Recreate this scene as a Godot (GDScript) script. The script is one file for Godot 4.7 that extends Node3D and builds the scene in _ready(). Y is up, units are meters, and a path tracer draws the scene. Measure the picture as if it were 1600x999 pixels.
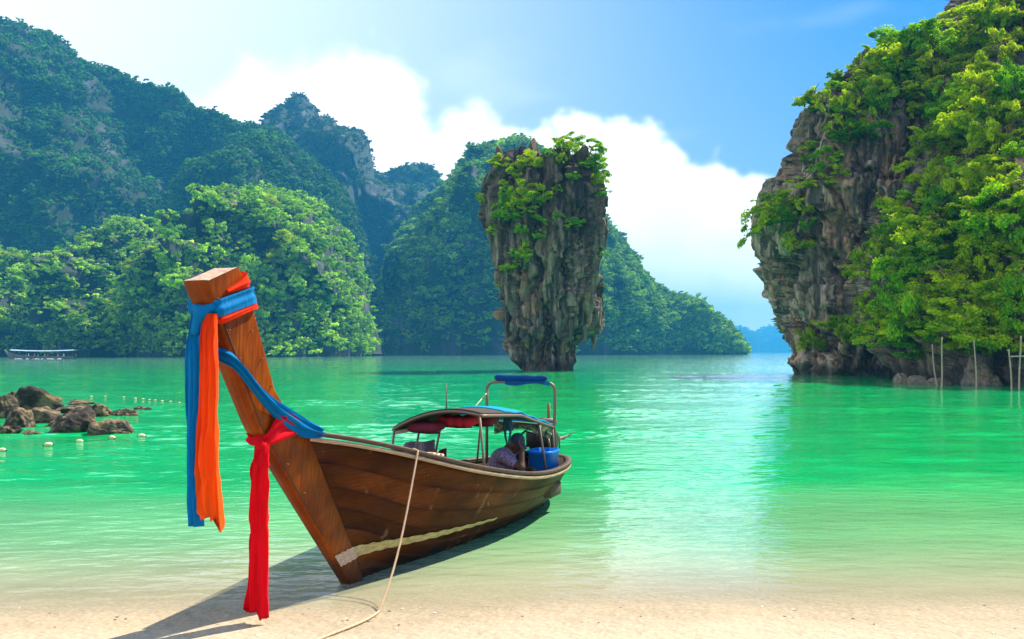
extends Node3D
# A wooden longtail boat on a tropical beach, a sea stack and jungle-covered limestone cliffs behind it.
# x runs right, y up, -z away from the beach; the sea lies at y = 0.

const F := 1331.0            # focal length, in pixels of a 1600 x 999 picture
const HORIZON := 550.0
const EYE := 2.0
const TO_SUN := Vector3(0.6, 1.0, -0.5)

var taken := {}
var mats := {}
var rng := RandomNumberGenerator.new()

# ---------------------------------------------------------------- helpers

func numbered(called: String) -> String:
	var n: int = taken.get(called, 0)
	taken[called] = n + 1
	return called if n == 0 else "%s_%03d" % [called, n]

func tag(o: Node3D, label: String, category: String, group := "", kind := "") -> Node3D:
	o.set_meta("label", label)
	if category: o.set_meta("category", category)
	if group: o.set_meta("group", group)
	if kind: o.set_meta("kind", kind)
	return o

func thing(called: String, at: Vector3, turn := 0.0) -> Node3D:
	var o := Node3D.new()
	o.name = numbered(called)
	add_child(o)
	o.position = at
	o.rotation.y = turn
	return o

func put(called: String, mesh: Mesh, m: Material, parent: Node = null) -> MeshInstance3D:
	var o := MeshInstance3D.new()
	o.mesh = mesh
	o.material_override = m
	if parent == null:
		o.name = numbered(called)
		add_child(o)
	else:
		o.name = called
		parent.add_child(o, true)
	return o

func lin(r: float, g: float, b: float, a := 1.0) -> Color:
	var c := Color(r, g, b).linear_to_srgb()
	c.a = a
	return c

func screen(p: Vector3) -> Vector2:
	return Vector2(800.0 + F * p.x / -p.z, HORIZON - F * (p.y - EYE) / -p.z)

func noise(sd: int, freq: float, octaves := 3, kind := FastNoiseLite.TYPE_SIMPLEX_SMOOTH) -> FastNoiseLite:
	var n := FastNoiseLite.new()
	n.seed = sd
	n.frequency = freq
	n.noise_type = kind
	n.fractal_type = FastNoiseLite.FRACTAL_FBM if octaves > 1 else FastNoiseLite.FRACTAL_NONE
	n.fractal_octaves = octaves
	return n

func cells(sd: int, freq: float, ret := FastNoiseLite.RETURN_CELL_VALUE) -> FastNoiseLite:
	var n := noise(sd, freq, 1, FastNoiseLite.TYPE_CELLULAR)
	n.cellular_return_type = ret
	n.cellular_jitter = 1.0
	return n

func along(xs: Array, ys: Array, x: float) -> float:
	if x <= xs[0]: return ys[0]
	for i in range(1, xs.size()):
		if x <= xs[i]:
			return lerpf(ys[i - 1], ys[i], (x - xs[i - 1]) / (xs[i] - xs[i - 1]))
	return ys[-1]

func smooth_along(xs: Array, ys: Array, x: float) -> float:
	var n := xs.size()
	if x <= xs[0]: return ys[0]
	if x >= xs[n - 1]: return ys[n - 1]
	var i := 1
	while x > xs[i]: i += 1
	var h: float = xs[i] - xs[i - 1]
	var t: float = (x - xs[i - 1]) / h
	var m0: float = (ys[i] - ys[maxi(i - 2, 0)]) / (xs[i] - xs[maxi(i - 2, 0)])
	var m1: float = (ys[mini(i + 1, n - 1)] - ys[i - 1]) / (xs[mini(i + 1, n - 1)] - xs[i - 1])
	return ys[i - 1] * (2 * t * t * t - 3 * t * t + 1) + m0 * h * (t * t * t - 2 * t * t + t) + ys[i] * (3 * t * t - 2 * t * t * t) + m1 * h * (t * t * t - t * t)

# A mesh under construction.
class Shape:
	var v := PackedVector3Array()
	var c := PackedColorArray()
	var uv := PackedVector2Array()
	var i := PackedInt32Array()

	func vert(p: Vector3, col := Color.WHITE) -> int:
		v.append(p)
		c.append(col)
		return v.size() - 1

	func tri(a: int, b: int, d: int) -> void:
		i.append(a); i.append(b); i.append(d)

	func quad(a: int, b: int, d: int, e: int) -> void:
		i.append(a); i.append(b); i.append(d)
		i.append(a); i.append(d); i.append(e)

	# rows x cols vertices added in row order; flip turns the faces round
	func sheet(start: int, rows: int, cols: int, wrap := false, flip := false) -> void:
		for r in rows - 1:
			for k in (cols if wrap else cols - 1):
				var a := start + r * cols + k
				var b := start + r * cols + (k + 1) % cols
				var d := b + cols
				var e := a + cols
				if flip: quad(a, e, d, b)
				else: quad(a, b, d, e)

	func box(center: Vector3, size: Vector3, basis := Basis(), col := Color.WHITE, bevel := 0.0) -> void:
		var h := size * 0.5
		if bevel <= 0.0: bevel = minf(h.x, minf(h.y, h.z)) * 0.2
		# 24 vertices pulled in from the corners, faces, edges and corners joined
		var ids := {}
		for sx in [-1, 1]:
			for sy in [-1, 1]:
				for sz in [-1, 1]:
					for ax in 3:
						var p := Vector3(sx * (h.x - bevel), sy * (h.y - bevel), sz * (h.z - bevel))
						p[ax] += [sx, sy, sz][ax] * bevel
						ids[[sx, sy, sz, ax]] = vert(center + basis * p, col)
		var face := func(a, b, d, e, out: Vector3):
			var n: Vector3 = (v[b] - v[a]).cross(v[d] - v[a])
			if n.dot(basis * out) > 0: quad(a, e, d, b)
			else: quad(a, b, d, e)
		for ax in 3:
			var u := (ax + 1) % 3
			var w := (ax + 2) % 3
			for s in [-1, 1]:
				var k := []
				for q in [[-1, -1], [1, -1], [1, 1], [-1, 1]]:
					var g := [0, 0, 0]
					g[ax] = s; g[u] = q[0]; g[w] = q[1]
					k.append(ids[[g[0], g[1], g[2], ax]])
				var o := Vector3.ZERO
				o[ax] = s
				face.call(k[0], k[1], k[2], k[3], o)
		for ax in 3:
			var u := (ax + 1) % 3
			var w := (ax + 2) % 3
			for su in [-1, 1]:
				for sw in [-1, 1]:
					var g0 := [0, 0, 0]
					g0[ax] = -1; g0[u] = su; g0[w] = sw
					var g1: Array = g0.duplicate()
					g1[ax] = 1
					var o := Vector3.ZERO
					o[u] = su; o[w] = sw
					face.call(ids[g0 + [u]], ids[g1 + [u]], ids[g1 + [w]], ids[g0 + [w]], o)
		for sx in [-1, 1]:
			for sy in [-1, 1]:
				for sz in [-1, 1]:
					var a: int = ids[[sx, sy, sz, 0]]
					var b: int = ids[[sx, sy, sz, 1]]
					var d: int = ids[[sx, sy, sz, 2]]
					var n: Vector3 = (v[b] - v[a]).cross(v[d] - v[a])
					if n.dot(basis * Vector3(sx, sy, sz)) > 0: tri(a, d, b)
					else: tri(a, b, d)

	# a round bar along a path; radius may be one number or one per point
	func tube(path: Array, radius, sides := 8, col := Color.WHITE, flat := 1.0) -> void:
		var start := v.size()
		var n := path.size()
		var up := Vector3.UP
		for k in n:
			var dir: Vector3 = (path[mini(k + 1, n - 1)] - path[maxi(k - 1, 0)]).normalized()
			if absf(dir.dot(up)) > 0.95: up = Vector3(1, 0, 0.2).normalized()
			var a := dir.cross(up).normalized()
			var b := a.cross(dir).normalized()
			up = b
			var r: float = radius[k] if radius is Array else radius
			for j in sides:
				var t := TAU * j / sides
				vert(path[k] + a * cos(t) * r + b * sin(t) * r * flat, col)
		sheet(start, n, sides, true, true)
		for e in [0, n - 1]:
			var m := vert(path[e], col)
			for j in sides:
				var p := start + int(e) * sides + j
				var q := start + int(e) * sides + (j + 1) % sides
				if e == 0: tri(m, p, q)
				else: tri(m, q, p)

	func mesh(smooth := true) -> ArrayMesh:
		var st := SurfaceTool.new()
		var a := []
		a.resize(Mesh.ARRAY_MAX)
		a[Mesh.ARRAY_VERTEX] = v
		a[Mesh.ARRAY_COLOR] = c
		a[Mesh.ARRAY_INDEX] = i
		if uv.size() == v.size(): a[Mesh.ARRAY_TEX_UV] = uv
		st.create_from_arrays(a)
		if not smooth:
			st.deindex()
			st.set_smooth_group(-1)
		st.generate_normals()
		return st.commit()

# ---------------------------------------------------------------- materials

func grain_texture(sd: int, freq: float, low: Color, high: Color, size := 512, octaves := 5, ridged := false) -> NoiseTexture2D:
	var t := NoiseTexture2D.new()
	t.width = size
	t.height = size
	t.seamless = true
	var n := noise(sd, freq, octaves)
	if ridged: n.fractal_type = FastNoiseLite.FRACTAL_RIDGED
	t.noise = n
	var g := Gradient.new()
	g.set_color(0, low)
	g.set_color(1, high)
	t.color_ramp = g
	return t

func material(called: String, albedo: Color, rough := 0.8, tinted := false) -> StandardMaterial3D:
	var m := StandardMaterial3D.new()
	m.resource_name = called
	m.albedo_color = albedo
	m.roughness = rough
	m.vertex_color_use_as_albedo = tinted
	m.cull_mode = BaseMaterial3D.CULL_DISABLED
	m.metallic_specular = 0.4
	mats[called] = m
	return m

func grained(m: StandardMaterial3D, tex: Texture2D, scale: Vector3, relief := 0.0, height: Texture2D = null, world := false) -> StandardMaterial3D:
	m.uv1_triplanar = true
	m.uv1_world_triplanar = world
	m.uv1_scale = scale
	m.albedo_texture = tex
	if relief > 0.0:
		m.heightmap_enabled = true
		m.heightmap_texture = height if height else tex
		m.heightmap_scale = relief
	return m

func make_materials() -> void:
	var fine := grain_texture(3, 0.012, Color(0.62, 0.62, 0.62), Color(1.12, 1.12, 1.12))
	var rough := grain_texture(5, 0.008, Color(0.25, 0.25, 0.25), Color(1, 1, 1), 1024, 6, true)
	var wood := grain_texture(9, 0.012, Color(0.66, 0.6, 0.56), Color(1.1, 1.1, 1.1), 512, 5)
	var bump := grain_texture(21, 0.01, Color(0, 0, 0), Color(1, 1, 1), 512, 6)
	grained(material("limestone", Color.WHITE, 0.95, true), fine, Vector3(0.3, 0.06, 0.3), 26.0, rough)
	grained(material("far limestone", Color.WHITE, 1.0, true), fine, Vector3(0.03, 0.02, 0.03))
	grained(material("boulder", Color.WHITE, 0.9, true), fine, Vector3(1.1, 1.6, 1.1), 5.0, bump)
	var leaf := material("leaves", Color.WHITE, 0.75, true)
	leaf.metallic_specular = 0.15
	leaf.backlight_enabled = true
	leaf.backlight = Color(1, 1, 0.75)
	for t in [["yellow green leaves", 1.45, 1.3, 0.7], ["bright green leaves", 0.9, 1.2, 0.8], ["deep green leaves", 0.45, 0.8, 0.8]]:
		var m: StandardMaterial3D = leaf.duplicate()
		m.resource_name = t[0]
		m.albedo_color = lin(t[1], t[2], t[3])
		mats[t[0]] = m
	var far_leaf := material("far leaves", Color.WHITE, 0.8, true)
	far_leaf.backlight_enabled = true
	far_leaf.backlight = Color(0.7, 0.7, 0.45)
	grained(material("bark", lin(0.16, 0.12, 0.09), 0.95), fine, Vector3(2, 0.6, 2), 2.0, bump)
	grained(material("plank", Color.WHITE, 0.5, true), wood, Vector3(5, 9, 0.45), 0.15, wood)
	grained(material("stem wood", Color.WHITE, 0.4, true), wood, Vector3(5, 0.5, 5), 0.12, wood)
	mats["plank"].metallic_specular = 0.18
	mats["stem wood"].metallic_specular = 0.25
	grained(material("end grain", lin(0.44, 0.32, 0.25), 0.85), wood, Vector3(9, 9, 2.5), 0.4, wood)
	grained(material("pale rail", lin(0.46, 0.33, 0.2), 0.6), wood, Vector3(6, 9, 0.6), 0.2, wood)
	grained(material("dark rail", lin(0.085, 0.05, 0.032), 0.55), wood, Vector3(6, 9, 0.6), 0.2, wood)
	grained(material("stripe paint", lin(0.56, 0.44, 0.17), 0.6), fine, Vector3(4, 4, 1.6), 0.1, bump)
	grained(material("scuffed paint", lin(0.6, 0.42, 0.3), 0.7), fine, Vector3(6, 8, 5), 0.1, bump)
	for t in [["blue cloth", 0.0, 0.15, 0.37], ["orange cloth", 0.95, 0.1, 0.008], ["red cloth", 0.62, 0.004, 0.014], ["sky blue tarpaulin", 0.008, 0.26, 0.46], ["dark blue tarpaulin", 0.004, 0.045, 0.15]]:
		var m := material(t[0], Color.WHITE if t[0] == "orange cloth" else lin(t[1], t[2], t[3]), 0.75, t[0] == "orange cloth")
		m.rim_enabled = true
		m.rim = 0.1
		m.metallic_specular = 0.2
		m.backlight_enabled = true
		m.backlight = lin(t[1], t[2], t[3]) if t[0] != "orange cloth" else lin(0.9, 0.9, 0.9)
		m.heightmap_enabled = true
		m.heightmap_texture = bump
		m.heightmap_scale = 0.5
		m.uv1_triplanar = true
		m.uv1_scale = Vector3(5, 1.2, 5)
	material("weathered metal", lin(0.15, 0.11, 0.08), 0.5).metallic = 0.2
	material("dark metal", lin(0.03, 0.028, 0.026), 0.45).metallic = 0.6
	material("rust", lin(0.2, 0.085, 0.04), 0.8)
	material("blue plastic", lin(0.005, 0.15, 0.55), 0.35)
	material("black rubber", lin(0.02, 0.02, 0.022), 0.6)
	material("roof boards", lin(0.035, 0.026, 0.018), 0.9)
	material("olive lining", lin(0.03, 0.045, 0.018), 0.85)
	material("life vest", lin(0.42, 0.015, 0.03), 0.8)
	material("white trim", lin(0.62, 0.62, 0.55), 0.6)
	material("skin", lin(0.1, 0.048, 0.028), 0.5)
	grained(material("shirt", lin(0.36, 0.29, 0.4), 0.85), grain_texture(31, 0.03, Color(0.45, 0.42, 0.5), Color(1.2, 1.15, 1.15), 256, 2), Vector3(4, 4, 4))
	grained(material("trousers", lin(0.12, 0.06, 0.05), 0.85), grain_texture(33, 0.03, Color(0.3, 0.25, 0.25), Color(1.3, 1.2, 1.1), 256, 2), Vector3(4, 4, 4))
	grained(material("cap", lin(0.05, 0.07, 0.11), 0.85), grain_texture(35, 0.05, Color(0.3, 0.3, 0.4), Color(1.3, 1.4, 1.4), 256, 2), Vector3(6, 6, 6))
	grained(material("patterned cloth", lin(0.4, 0.45, 0.32), 0.8), grain_texture(37, 0.02, Color(0.1, 0.25, 0.35), Color(1.3, 1.3, 0.9), 256, 2), Vector3(3, 3, 3))
	grained(material("navy cloth", lin(0.03, 0.035, 0.07), 0.85), grain_texture(39, 0.03, Color(0.3, 0.25, 0.35), Color(1.4, 1.2, 1.4), 256, 2), Vector3(3, 3, 3))
	material("maroon cloth", lin(0.13, 0.012, 0.03), 0.85)
	material("teal shirt", lin(0.015, 0.09, 0.13), 0.85)
	material("rope", lin(0.5, 0.36, 0.22), 0.9)
	material("buoy", lin(0.55, 0.46, 0.26), 0.6)
	grained(material("bamboo", lin(0.42, 0.33, 0.23), 0.7), fine, Vector3(3, 1, 3))
	material("far hull", lin(0.05, 0.035, 0.03), 0.6)
	material("white hull", lin(0.13, 0.12, 0.11), 0.6)
	var fo := material("foam", lin(0.62, 0.64, 0.62, 0.5), 0.9)
	fo.transparency = BaseMaterial3D.TRANSPARENCY_ALPHA
	material("spray", lin(0.6, 0.63, 0.62), 0.9)
	material("pebble", Color.WHITE, 0.8, true)
	var sand := grained(material("sand", Color.WHITE, 0.95, true), grain_texture(41, 0.02, Color(0.86, 0.85, 0.83), Color(1.03, 1.03, 1.03), 1024, 6), Vector3(0.9, 0.9, 0.9), 2.2, bump, true)
	sand.metallic_specular = 0.2
	var sea := material("sea water", Color.WHITE, 0.05, true)
	sea.transparency = BaseMaterial3D.TRANSPARENCY_ALPHA
	sea.metallic_specular = 0.5
	grained(sea, grain_texture(47, 0.01, Color(0.93, 0.95, 0.94), Color(1.0, 1.0, 1.0), 512, 4), Vector3(0.14, 0.2, 0.33), 0.9, grain_texture(43, 0.011, Color(0, 0, 0), Color(1, 1, 1), 1024, 4), true)

# ---------------------------------------------------------------- sky, sun, camera

func sky_colour(az: float, el: float, n: FastNoiseLite, big: FastNoiseLite) -> Color:
	var d := Vector3(sin(az) * cos(el), sin(el), -cos(az) * cos(el))
	var side := 0.5 + 0.5 * sin(az + 0.12)                       # paler to the left, towards the hazy hills
	side = smoothstep(0.18, 0.8, side)
	var up := pow(clampf(d.y, 0, 1), 0.55)
	var blue := Color(0.004, 0.17, 0.62)
	var pale := Color(0.15, 0.36, 0.62)
	var c := pale.lerp(blue, clampf(up * 1.25 * (0.25 + 0.95 * side), 0, 1))
	c = c.lerp(Color(0.6, 0.66, 0.72), exp(-maxf(el, 0) * 9.0) * 0.8)
	c = c.lerp(Color(0.8, 0.83, 0.86), (1.0 - side) * 0.95)
	# heaped cloud: its top as an elevation for each direction, the edge broken by noise
	var px := 800.0 + F * tan(clampf(az, -1.2, 1.2))
	var top := along(CLOUD_X, CLOUD_Y, px)
	var t_el := atan((HORIZON - top) / F * cos(clampf(az, -1.2, 1.2)))
	if absf(az) > 0.6:  # cloud outside the view, its top raised to add fill light
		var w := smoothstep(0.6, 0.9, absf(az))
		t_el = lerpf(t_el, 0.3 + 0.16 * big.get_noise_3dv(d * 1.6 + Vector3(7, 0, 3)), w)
	var f := n.get_noise_3dv(d * 3.0)
	var g := n.get_noise_3dv(d * 9.0 + Vector3(3, 1, 8))
	var inside := t_el + 0.016 - el + f * 0.034 + g * 0.03 + n.get_noise_3dv(d * 26.0) * 0.014
	inside += n.get_noise_3d(d.x * 5.0, d.y * 22.0, d.z * 5.0) * 0.02
	var soft := smoothstep(0.05, -0.35, az)
	var a := smoothstep(-0.003 - 0.012 * soft, 0.014 + 0.04 * soft, inside)
	var thin := 1.0 - smoothstep(0.10, 0.3, inside) * 0.12
	var lit := 0.98 + 0.06 * smoothstep(0.1, 0.0, inside) + 0.16 * g + 0.1 * f
	var cloud := Color(lit, lit, lit).lerp(Color(0.45, 0.5, 0.55), clampf(smoothstep(0.03, 0.3, inside) * 0.55 + 0.5 * big.get_noise_3dv(d * 5.0) + 0.35 * g, 0, 0.9))
	a *= thin
	# wisps
	var wisp := smoothstep(0.12, 0.6, big.get_noise_3d(d.x * 2.5, d.y * 7.0, d.z * 2.5)) * 0.16
	c = c.lerp(Color(0.8, 0.85, 0.9), wisp * (1.0 - a))
	return c.lerp(cloud, a)

const CLOUD_X := [-400, -100, 150, 300, 350, 385, 440, 520, 585, 625, 650, 668, 700, 770, 870, 950, 1030, 1062, 1100, 1140, 1190, 1230, 1330, 1500, 1800, 2400]
const CLOUD_Y := [300, 250, 230, 190, 150, 125, 112, 106, 108, 122, 150, 174, 190, 197, 202, 213, 228, 244, 262, 272, 286, 305, 335, 380, 400, 430]

func make_sky() -> Sky:
	var w := 2048
	var h := 1024
	var n := noise(11, 1.0, 5)
	var big := noise(17, 1.0, 4)
	var bytes := PackedFloat32Array()
	bytes.resize(w * h * 3)
	var last := int(h * 0.5) + 4
	for y in last:
		var el := PI * (0.5 - (y + 0.5) / h)
		for x in w:
			var az := wrapf(TAU * (x + 0.5) / w, -PI, PI)
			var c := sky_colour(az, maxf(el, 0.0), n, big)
			var k := (y * w + x) * 3
			bytes[k] = c.r
			bytes[k + 1] = c.g
			bytes[k + 2] = c.b
	for y in range(last, h):
		for x in w:
			var k := (y * w + x) * 3
			bytes[k] = 0.6
			bytes[k + 1] = 0.68
			bytes[k + 2] = 0.72
	var m := PanoramaSkyMaterial.new()
	m.panorama = ImageTexture.create_from_image(Image.create_from_data(w, h, false, Image.FORMAT_RGBF, bytes.to_byte_array()))
	m.energy_multiplier = 1.0
	var s := Sky.new()
	s.sky_material = m
	return s

func make_view() -> void:
	var cam := Camera3D.new()
	cam.name = "camera"
	cam.position = Vector3(0, EYE, 0)
	cam.near = 0.1
	cam.far = 30000.0
	cam.projection = Camera3D.PROJECTION_FRUSTUM
	cam.size = 0.1 * 999.0 / F
	cam.frustum_offset = Vector2(0, 0.1 * (HORIZON - 499.5) / F)
	add_child(cam)
	cam.current = true
	var e := Environment.new()
	e.background_mode = Environment.BG_SKY
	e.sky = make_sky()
	e.background_energy_multiplier = 0.65
	e.tonemap_mode = Environment.TONE_MAPPER_LINEAR
	e.tonemap_exposure = 2.75
	e.sdfgi_enabled = true
	e.ssao_enabled = true
	e.ssil_enabled = true
	e.fog_enabled = true
	e.fog_density = 0.00033
	e.fog_light_color = lin(0.06, 0.5, 1.0)
	var w := WorldEnvironment.new()
	w.name = "environment"
	w.environment = e
	add_child(w)
	var sun := DirectionalLight3D.new()
	sun.name = "sun"
	sun.light_energy = 1.5
	sun.light_color = Color(1.0, 0.95, 0.86)
	sun.light_angular_distance = 0.5
	sun.shadow_enabled = true
	add_child(sun)
	sun.look_at_from_position(TO_SUN, Vector3.ZERO, Vector3.UP)

# ---------------------------------------------------------------- beach and sea

func bed(x: float, d: float) -> float:
	# height of the sand: dry beach, then a gently shelving bottom
	var shore := 6.5 + 0.12 * sin(x * 0.55 + 0.6) + 0.06 * sin(x * 1.7)
	var q := d - shore
	if q < 0: return -q * 0.05 + 0.02 * (1.0 - exp(q * 0.5))
	return maxf(-q * 0.052, -6.0)

func make_ground() -> void:
	var n := noise(51, 0.5, 4)
	var s := Shape.new()
	var xs := []
	for k in 161:
		var t := (k - 80) / 80.0
		xs.append(t * 9.0 + 191.0 * pow(t, 7))
	var ds := []
	for k in 90: ds.append(-60.0 + 62.0 * pow(k / 90.0, 0.5))
	for k in 130: ds.append(2.0 + 8.0 * k / 130.0)
	for k in 31: ds.append(10.0 + 110.0 * pow(k / 30.0, 2))
	for d in ds:
		for x in xs:
			var h := bed(x, d)
			var dry := clampf(h / 0.05, 0, 1)
			h += n.get_noise_2d(x * 1.2, d * 1.5) * (0.006 + 0.012 * dry) + n.get_noise_2d(x * 6, d * 9) * 0.004 * dry
			var wet := 1.0 - smoothstep(0.008, 0.045, h + n.get_noise_2d(x * 0.6, d) * 0.012)
			var c := Color(0.37, 0.315, 0.235).lerp(Color(0.29, 0.24, 0.165), wet * 0.7)
			c = c * (1.0 + 0.1 * n.get_noise_2d(x * 2.1 + 40, d * 3))
			s.vert(Vector3(x, h, -d), c)
	s.sheet(0, ds.size(), xs.size(), false, true)
	tag(put("beach", s.mesh(), mats["sand"]), "pale sandy beach sloping into shallow green water", "", "", "structure")
	# bits of shell and stone
	var pb := Shape.new()
	for r in 3:
		for j in 6:
			pb.vert(Vector3(cos(TAU * j / 6.0), 0, sin(TAU * j / 6.0)) * [0.7, 1.0, 0.45][r] + Vector3(0, [-0.2, 0.25, 0.6][r], 0))
	pb.sheet(0, 3, 6, true, true)
	var top := pb.vert(Vector3(0, 0.68, 0))
	for j in 6: pb.tri(12 + j, top, 12 + (j + 1) % 6)
	var mm := MultiMesh.new()
	mm.transform_format = MultiMesh.TRANSFORM_3D
	mm.use_colors = true
	mm.mesh = pb.mesh()
	mm.instance_count = 900
	rng.seed = 77
	for k in mm.instance_count:
		var d := rng.randf_range(4.6, 6.75)
		var x := rng.randf_range(-5.0, 5.0)
		var r := 0.003 + 0.009 * pow(rng.randf(), 4)
		mm.set_instance_transform(k, Transform3D(Basis(Vector3.UP, rng.randf() * TAU).scaled(Vector3(r * rng.randf_range(1, 1.7), r * 0.6, r)), Vector3(x, bed(x, d) + r * 0.2, -d)))
		mm.set_instance_color(k, Color(0.1, 0.08, 0.06).lerp(Color(0.75, 0.68, 0.6), 1.0 if rng.randf() > 0.55 else 0.15))
	var o := MultiMeshInstance3D.new()
	o.multimesh = mm
	o.material_override = mats["pebble"]
	o.name = "shell_fragments"
	add_child(o)
	tag(o, "scattered dark and pale shell fragments and grit on the beach sand", "shells", "", "stuff")

func wave(x: float, d: float, n: FastNoiseLite, n2: FastNoiseLite) -> float:
	var calm := clampf((d - 6.4) / 13.0, 0.02, 1.0)
	calm *= 0.45 + 1.3 * smoothstep(-0.25, 0.35, n.get_noise_2d(x * 0.05 + 30.0, d * 0.16))
	return calm * (n.get_noise_2d(x * 0.42, d * 1.1) * 0.032 + n2.get_noise_2d(x * 1.6, d * 3.6) * 0.013)

func make_sea() -> void:
	var n := noise(61, 1.0, 3)
	var n2 := noise(63, 1.0, 2)
	var slow := noise(65, 0.05, 3)
	var s := Shape.new()
	var cols := 440
	var ds := []
	var d := 6.0
	while d < 220.0:
		ds.append(d)
		d *= 1.0075
	while d < 4600.0:
		ds.append(d)
		d *= 1.06
	for dd in ds:
		for k in cols:
			var t := 2.0 * k / (cols - 1) - 1.0
			var x: float = dd * (0.75 * t + 1.9 * pow(t, 7))
			var depth := -bed(x, dd) if dd < 140 else 6.0
			var y := wave(x, dd, n, n2) if dd < 220 else 0.0
			var v := depth + 0.12 * slow.get_noise_2d(x * 2.0, dd * 3.0) * clampf(depth * 2.0, 0, 1)
			var c := Color(0.39, 0.38, 0.26).lerp(Color(0.15, 0.34, 0.165), smoothstep(0.0, 0.15, v)).lerp(Color(0.0, 0.335, 0.1), smoothstep(0.06, 0.42, v))
			c = c.lerp(Color(0.1, 0.29, 0.19), smoothstep(40.0, 200.0, dd) * 0.9)  # far water: reflected sky and haze painted into its colour
			c = c * (1.0 + 0.22 * slow.get_noise_2d(x * 3.0 + 90.0, dd * 9.0))
			c.a = clampf(1.0 - exp(-maxf(depth + y, 0.0) * 20.0), 0.0, 1.0)
			s.vert(Vector3(x, y, -dd), c)
	s.sheet(0, ds.size(), cols, false, true)
	tag(put("sea", s.mesh(), mats["sea water"]), "calm emerald green sea water, pale and clear near the sand", "", "", "structure")


# ---------------------------------------------------------------- foliage

func leaf(s: Shape, at: Vector3, out: Vector3, size: float, col: Color) -> void:
	var side := out.cross(Vector3(rng.randf_range(-1, 1), rng.randf_range(-1, 1), rng.randf_range(-1, 1))).normalized()
	var tip := side.cross(out).normalized()
	var w := size * rng.randf_range(0.28, 0.45)
	var a := s.vert(at - tip * size * 0.5, col)
	var b := s.vert(at + side * w + out * size * 0.08, col)
	var d := s.vert(at + tip * size * 0.5 - out * size * 0.12, col)
	var e := s.vert(at - side * w + out * size * 0.08, col)
	s.quad(a, b, d, e)

# A crown about one unit in radius: flattened sprays of leaves at the ends of its limbs, with gaps between them.
func crown(sd: int, clumps: int, per: int, size: float, flat := 0.7, low := Color(0.06, 0.19, 0.003), high := Color(0.44, 0.6, 0.008), flat_shaded := true) -> ArrayMesh:
	rng.seed = sd
	var s := Shape.new()
	for k in clumps:
		var a := rng.randf() * TAU
		var r := pow(rng.randf(), 0.55) * 0.9
		var h := (1.0 - r * r * 0.8) * flat * rng.randf_range(-0.1, 1.0)
		var ctr := Vector3(cos(a) * r, h, sin(a) * r)
		var rad := rng.randf_range(0.14, 0.32)
		var tone := rng.randf()
		var tilt := Basis.from_euler(Vector3(rng.randfn() * 0.3, 0, rng.randfn() * 0.3))
		for j in int(per * (0.4 + rad * 2.4)):
			var dir := Vector3(rng.randfn(), rng.randfn() * 0.8 + 0.3, rng.randfn()).normalized()
			var stray := 1.0 if rng.randf() > 0.1 else rng.randf_range(1.2, 1.7)
			var p := ctr + tilt * (dir * Vector3(rad, rad * 0.42, rad) * pow(rng.randf(), 0.4) * stray)
			var out := (dir * 0.5 + Vector3(rng.randfn(), rng.randfn() + 0.9, rng.randfn()) * 0.5).normalized()
			var m := clampf(tone * 0.6 + rng.randf() * 0.4, 0, 1)
			var col := low.lerp(high, m)
			if rng.randf() < 0.03: col = Color(0.32, 0.25, 0.06)
			leaf(s, p, out, size * rng.randf_range(0.6, 1.4), col)
	return s.mesh(not flat_shaded)

func trunk_mesh(sd: int, height: float, r: float, limbs: int, spread: float) -> ArrayMesh:
	rng.seed = sd
	var s := Shape.new()
	var path := []
	var rad := []
	var lean := Vector3(rng.randf_range(-0.25, 0.25), 0, rng.randf_range(-0.25, 0.25)) * height
	for k in 7:
		var t := k / 6.0
		path.append(Vector3(0, -0.1 * height + t * height * 1.1, 0) + lean * t * t + Vector3(rng.randfn(), 0, rng.randfn()) * 0.02 * height)
		rad.append(r * (1.0 - 0.6 * t))
	s.tube(path, rad, 6)
	for k in limbs:
		var a := TAU * (k + rng.randf()) / limbs
		var st: Vector3 = path[4 + k % 3]
		var lp := []
		var lr := []
		for j in 5:
			var t := j / 4.0
			lp.append(st + Vector3(cos(a) * spread * t, height * 0.28 * t + 0.1 * height * sin(t * 3), sin(a) * spread * t) + Vector3(rng.randfn(), rng.randfn(), rng.randfn()) * 0.02 * height * t)
			lr.append(r * 0.45 * (1.0 - 0.75 * t))
		s.tube(lp, lr, 5)
	return s.mesh()

var crowns := []
var trunks := []
var far_crowns := []

func make_foliage_meshes() -> void:
	for k in 7:
		crowns.append(crown(100 + k, 17 + k % 4, 170, 0.085, 0.95))
		trunks.append(trunk_mesh(200 + k, 1.0, 0.06, 5, 0.6))
	for k in 5:
		far_crowns.append(crown(300 + k, 13, 42, 0.18, 1.0, Color(0.035, 0.11, 0.004), Color(0.27, 0.4, 0.008)))

func mist_of(called: String, label: String, category: String, mesh: Mesh, m: Material, where: Array, tints: Array) -> void:
	var mm := MultiMesh.new()
	mm.transform_format = MultiMesh.TRANSFORM_3D
	mm.use_colors = true
	mm.mesh = mesh
	mm.instance_count = where.size()
	for k in where.size():
		mm.set_instance_transform(k, where[k])
		mm.set_instance_color(k, tints[k])
	var o := MultiMeshInstance3D.new()
	o.multimesh = mm
	o.material_override = m
	o.name = numbered(called)
	add_child(o)
	tag(o, label, category, "", "stuff")

# ---------------------------------------------------------------- far hills

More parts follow.
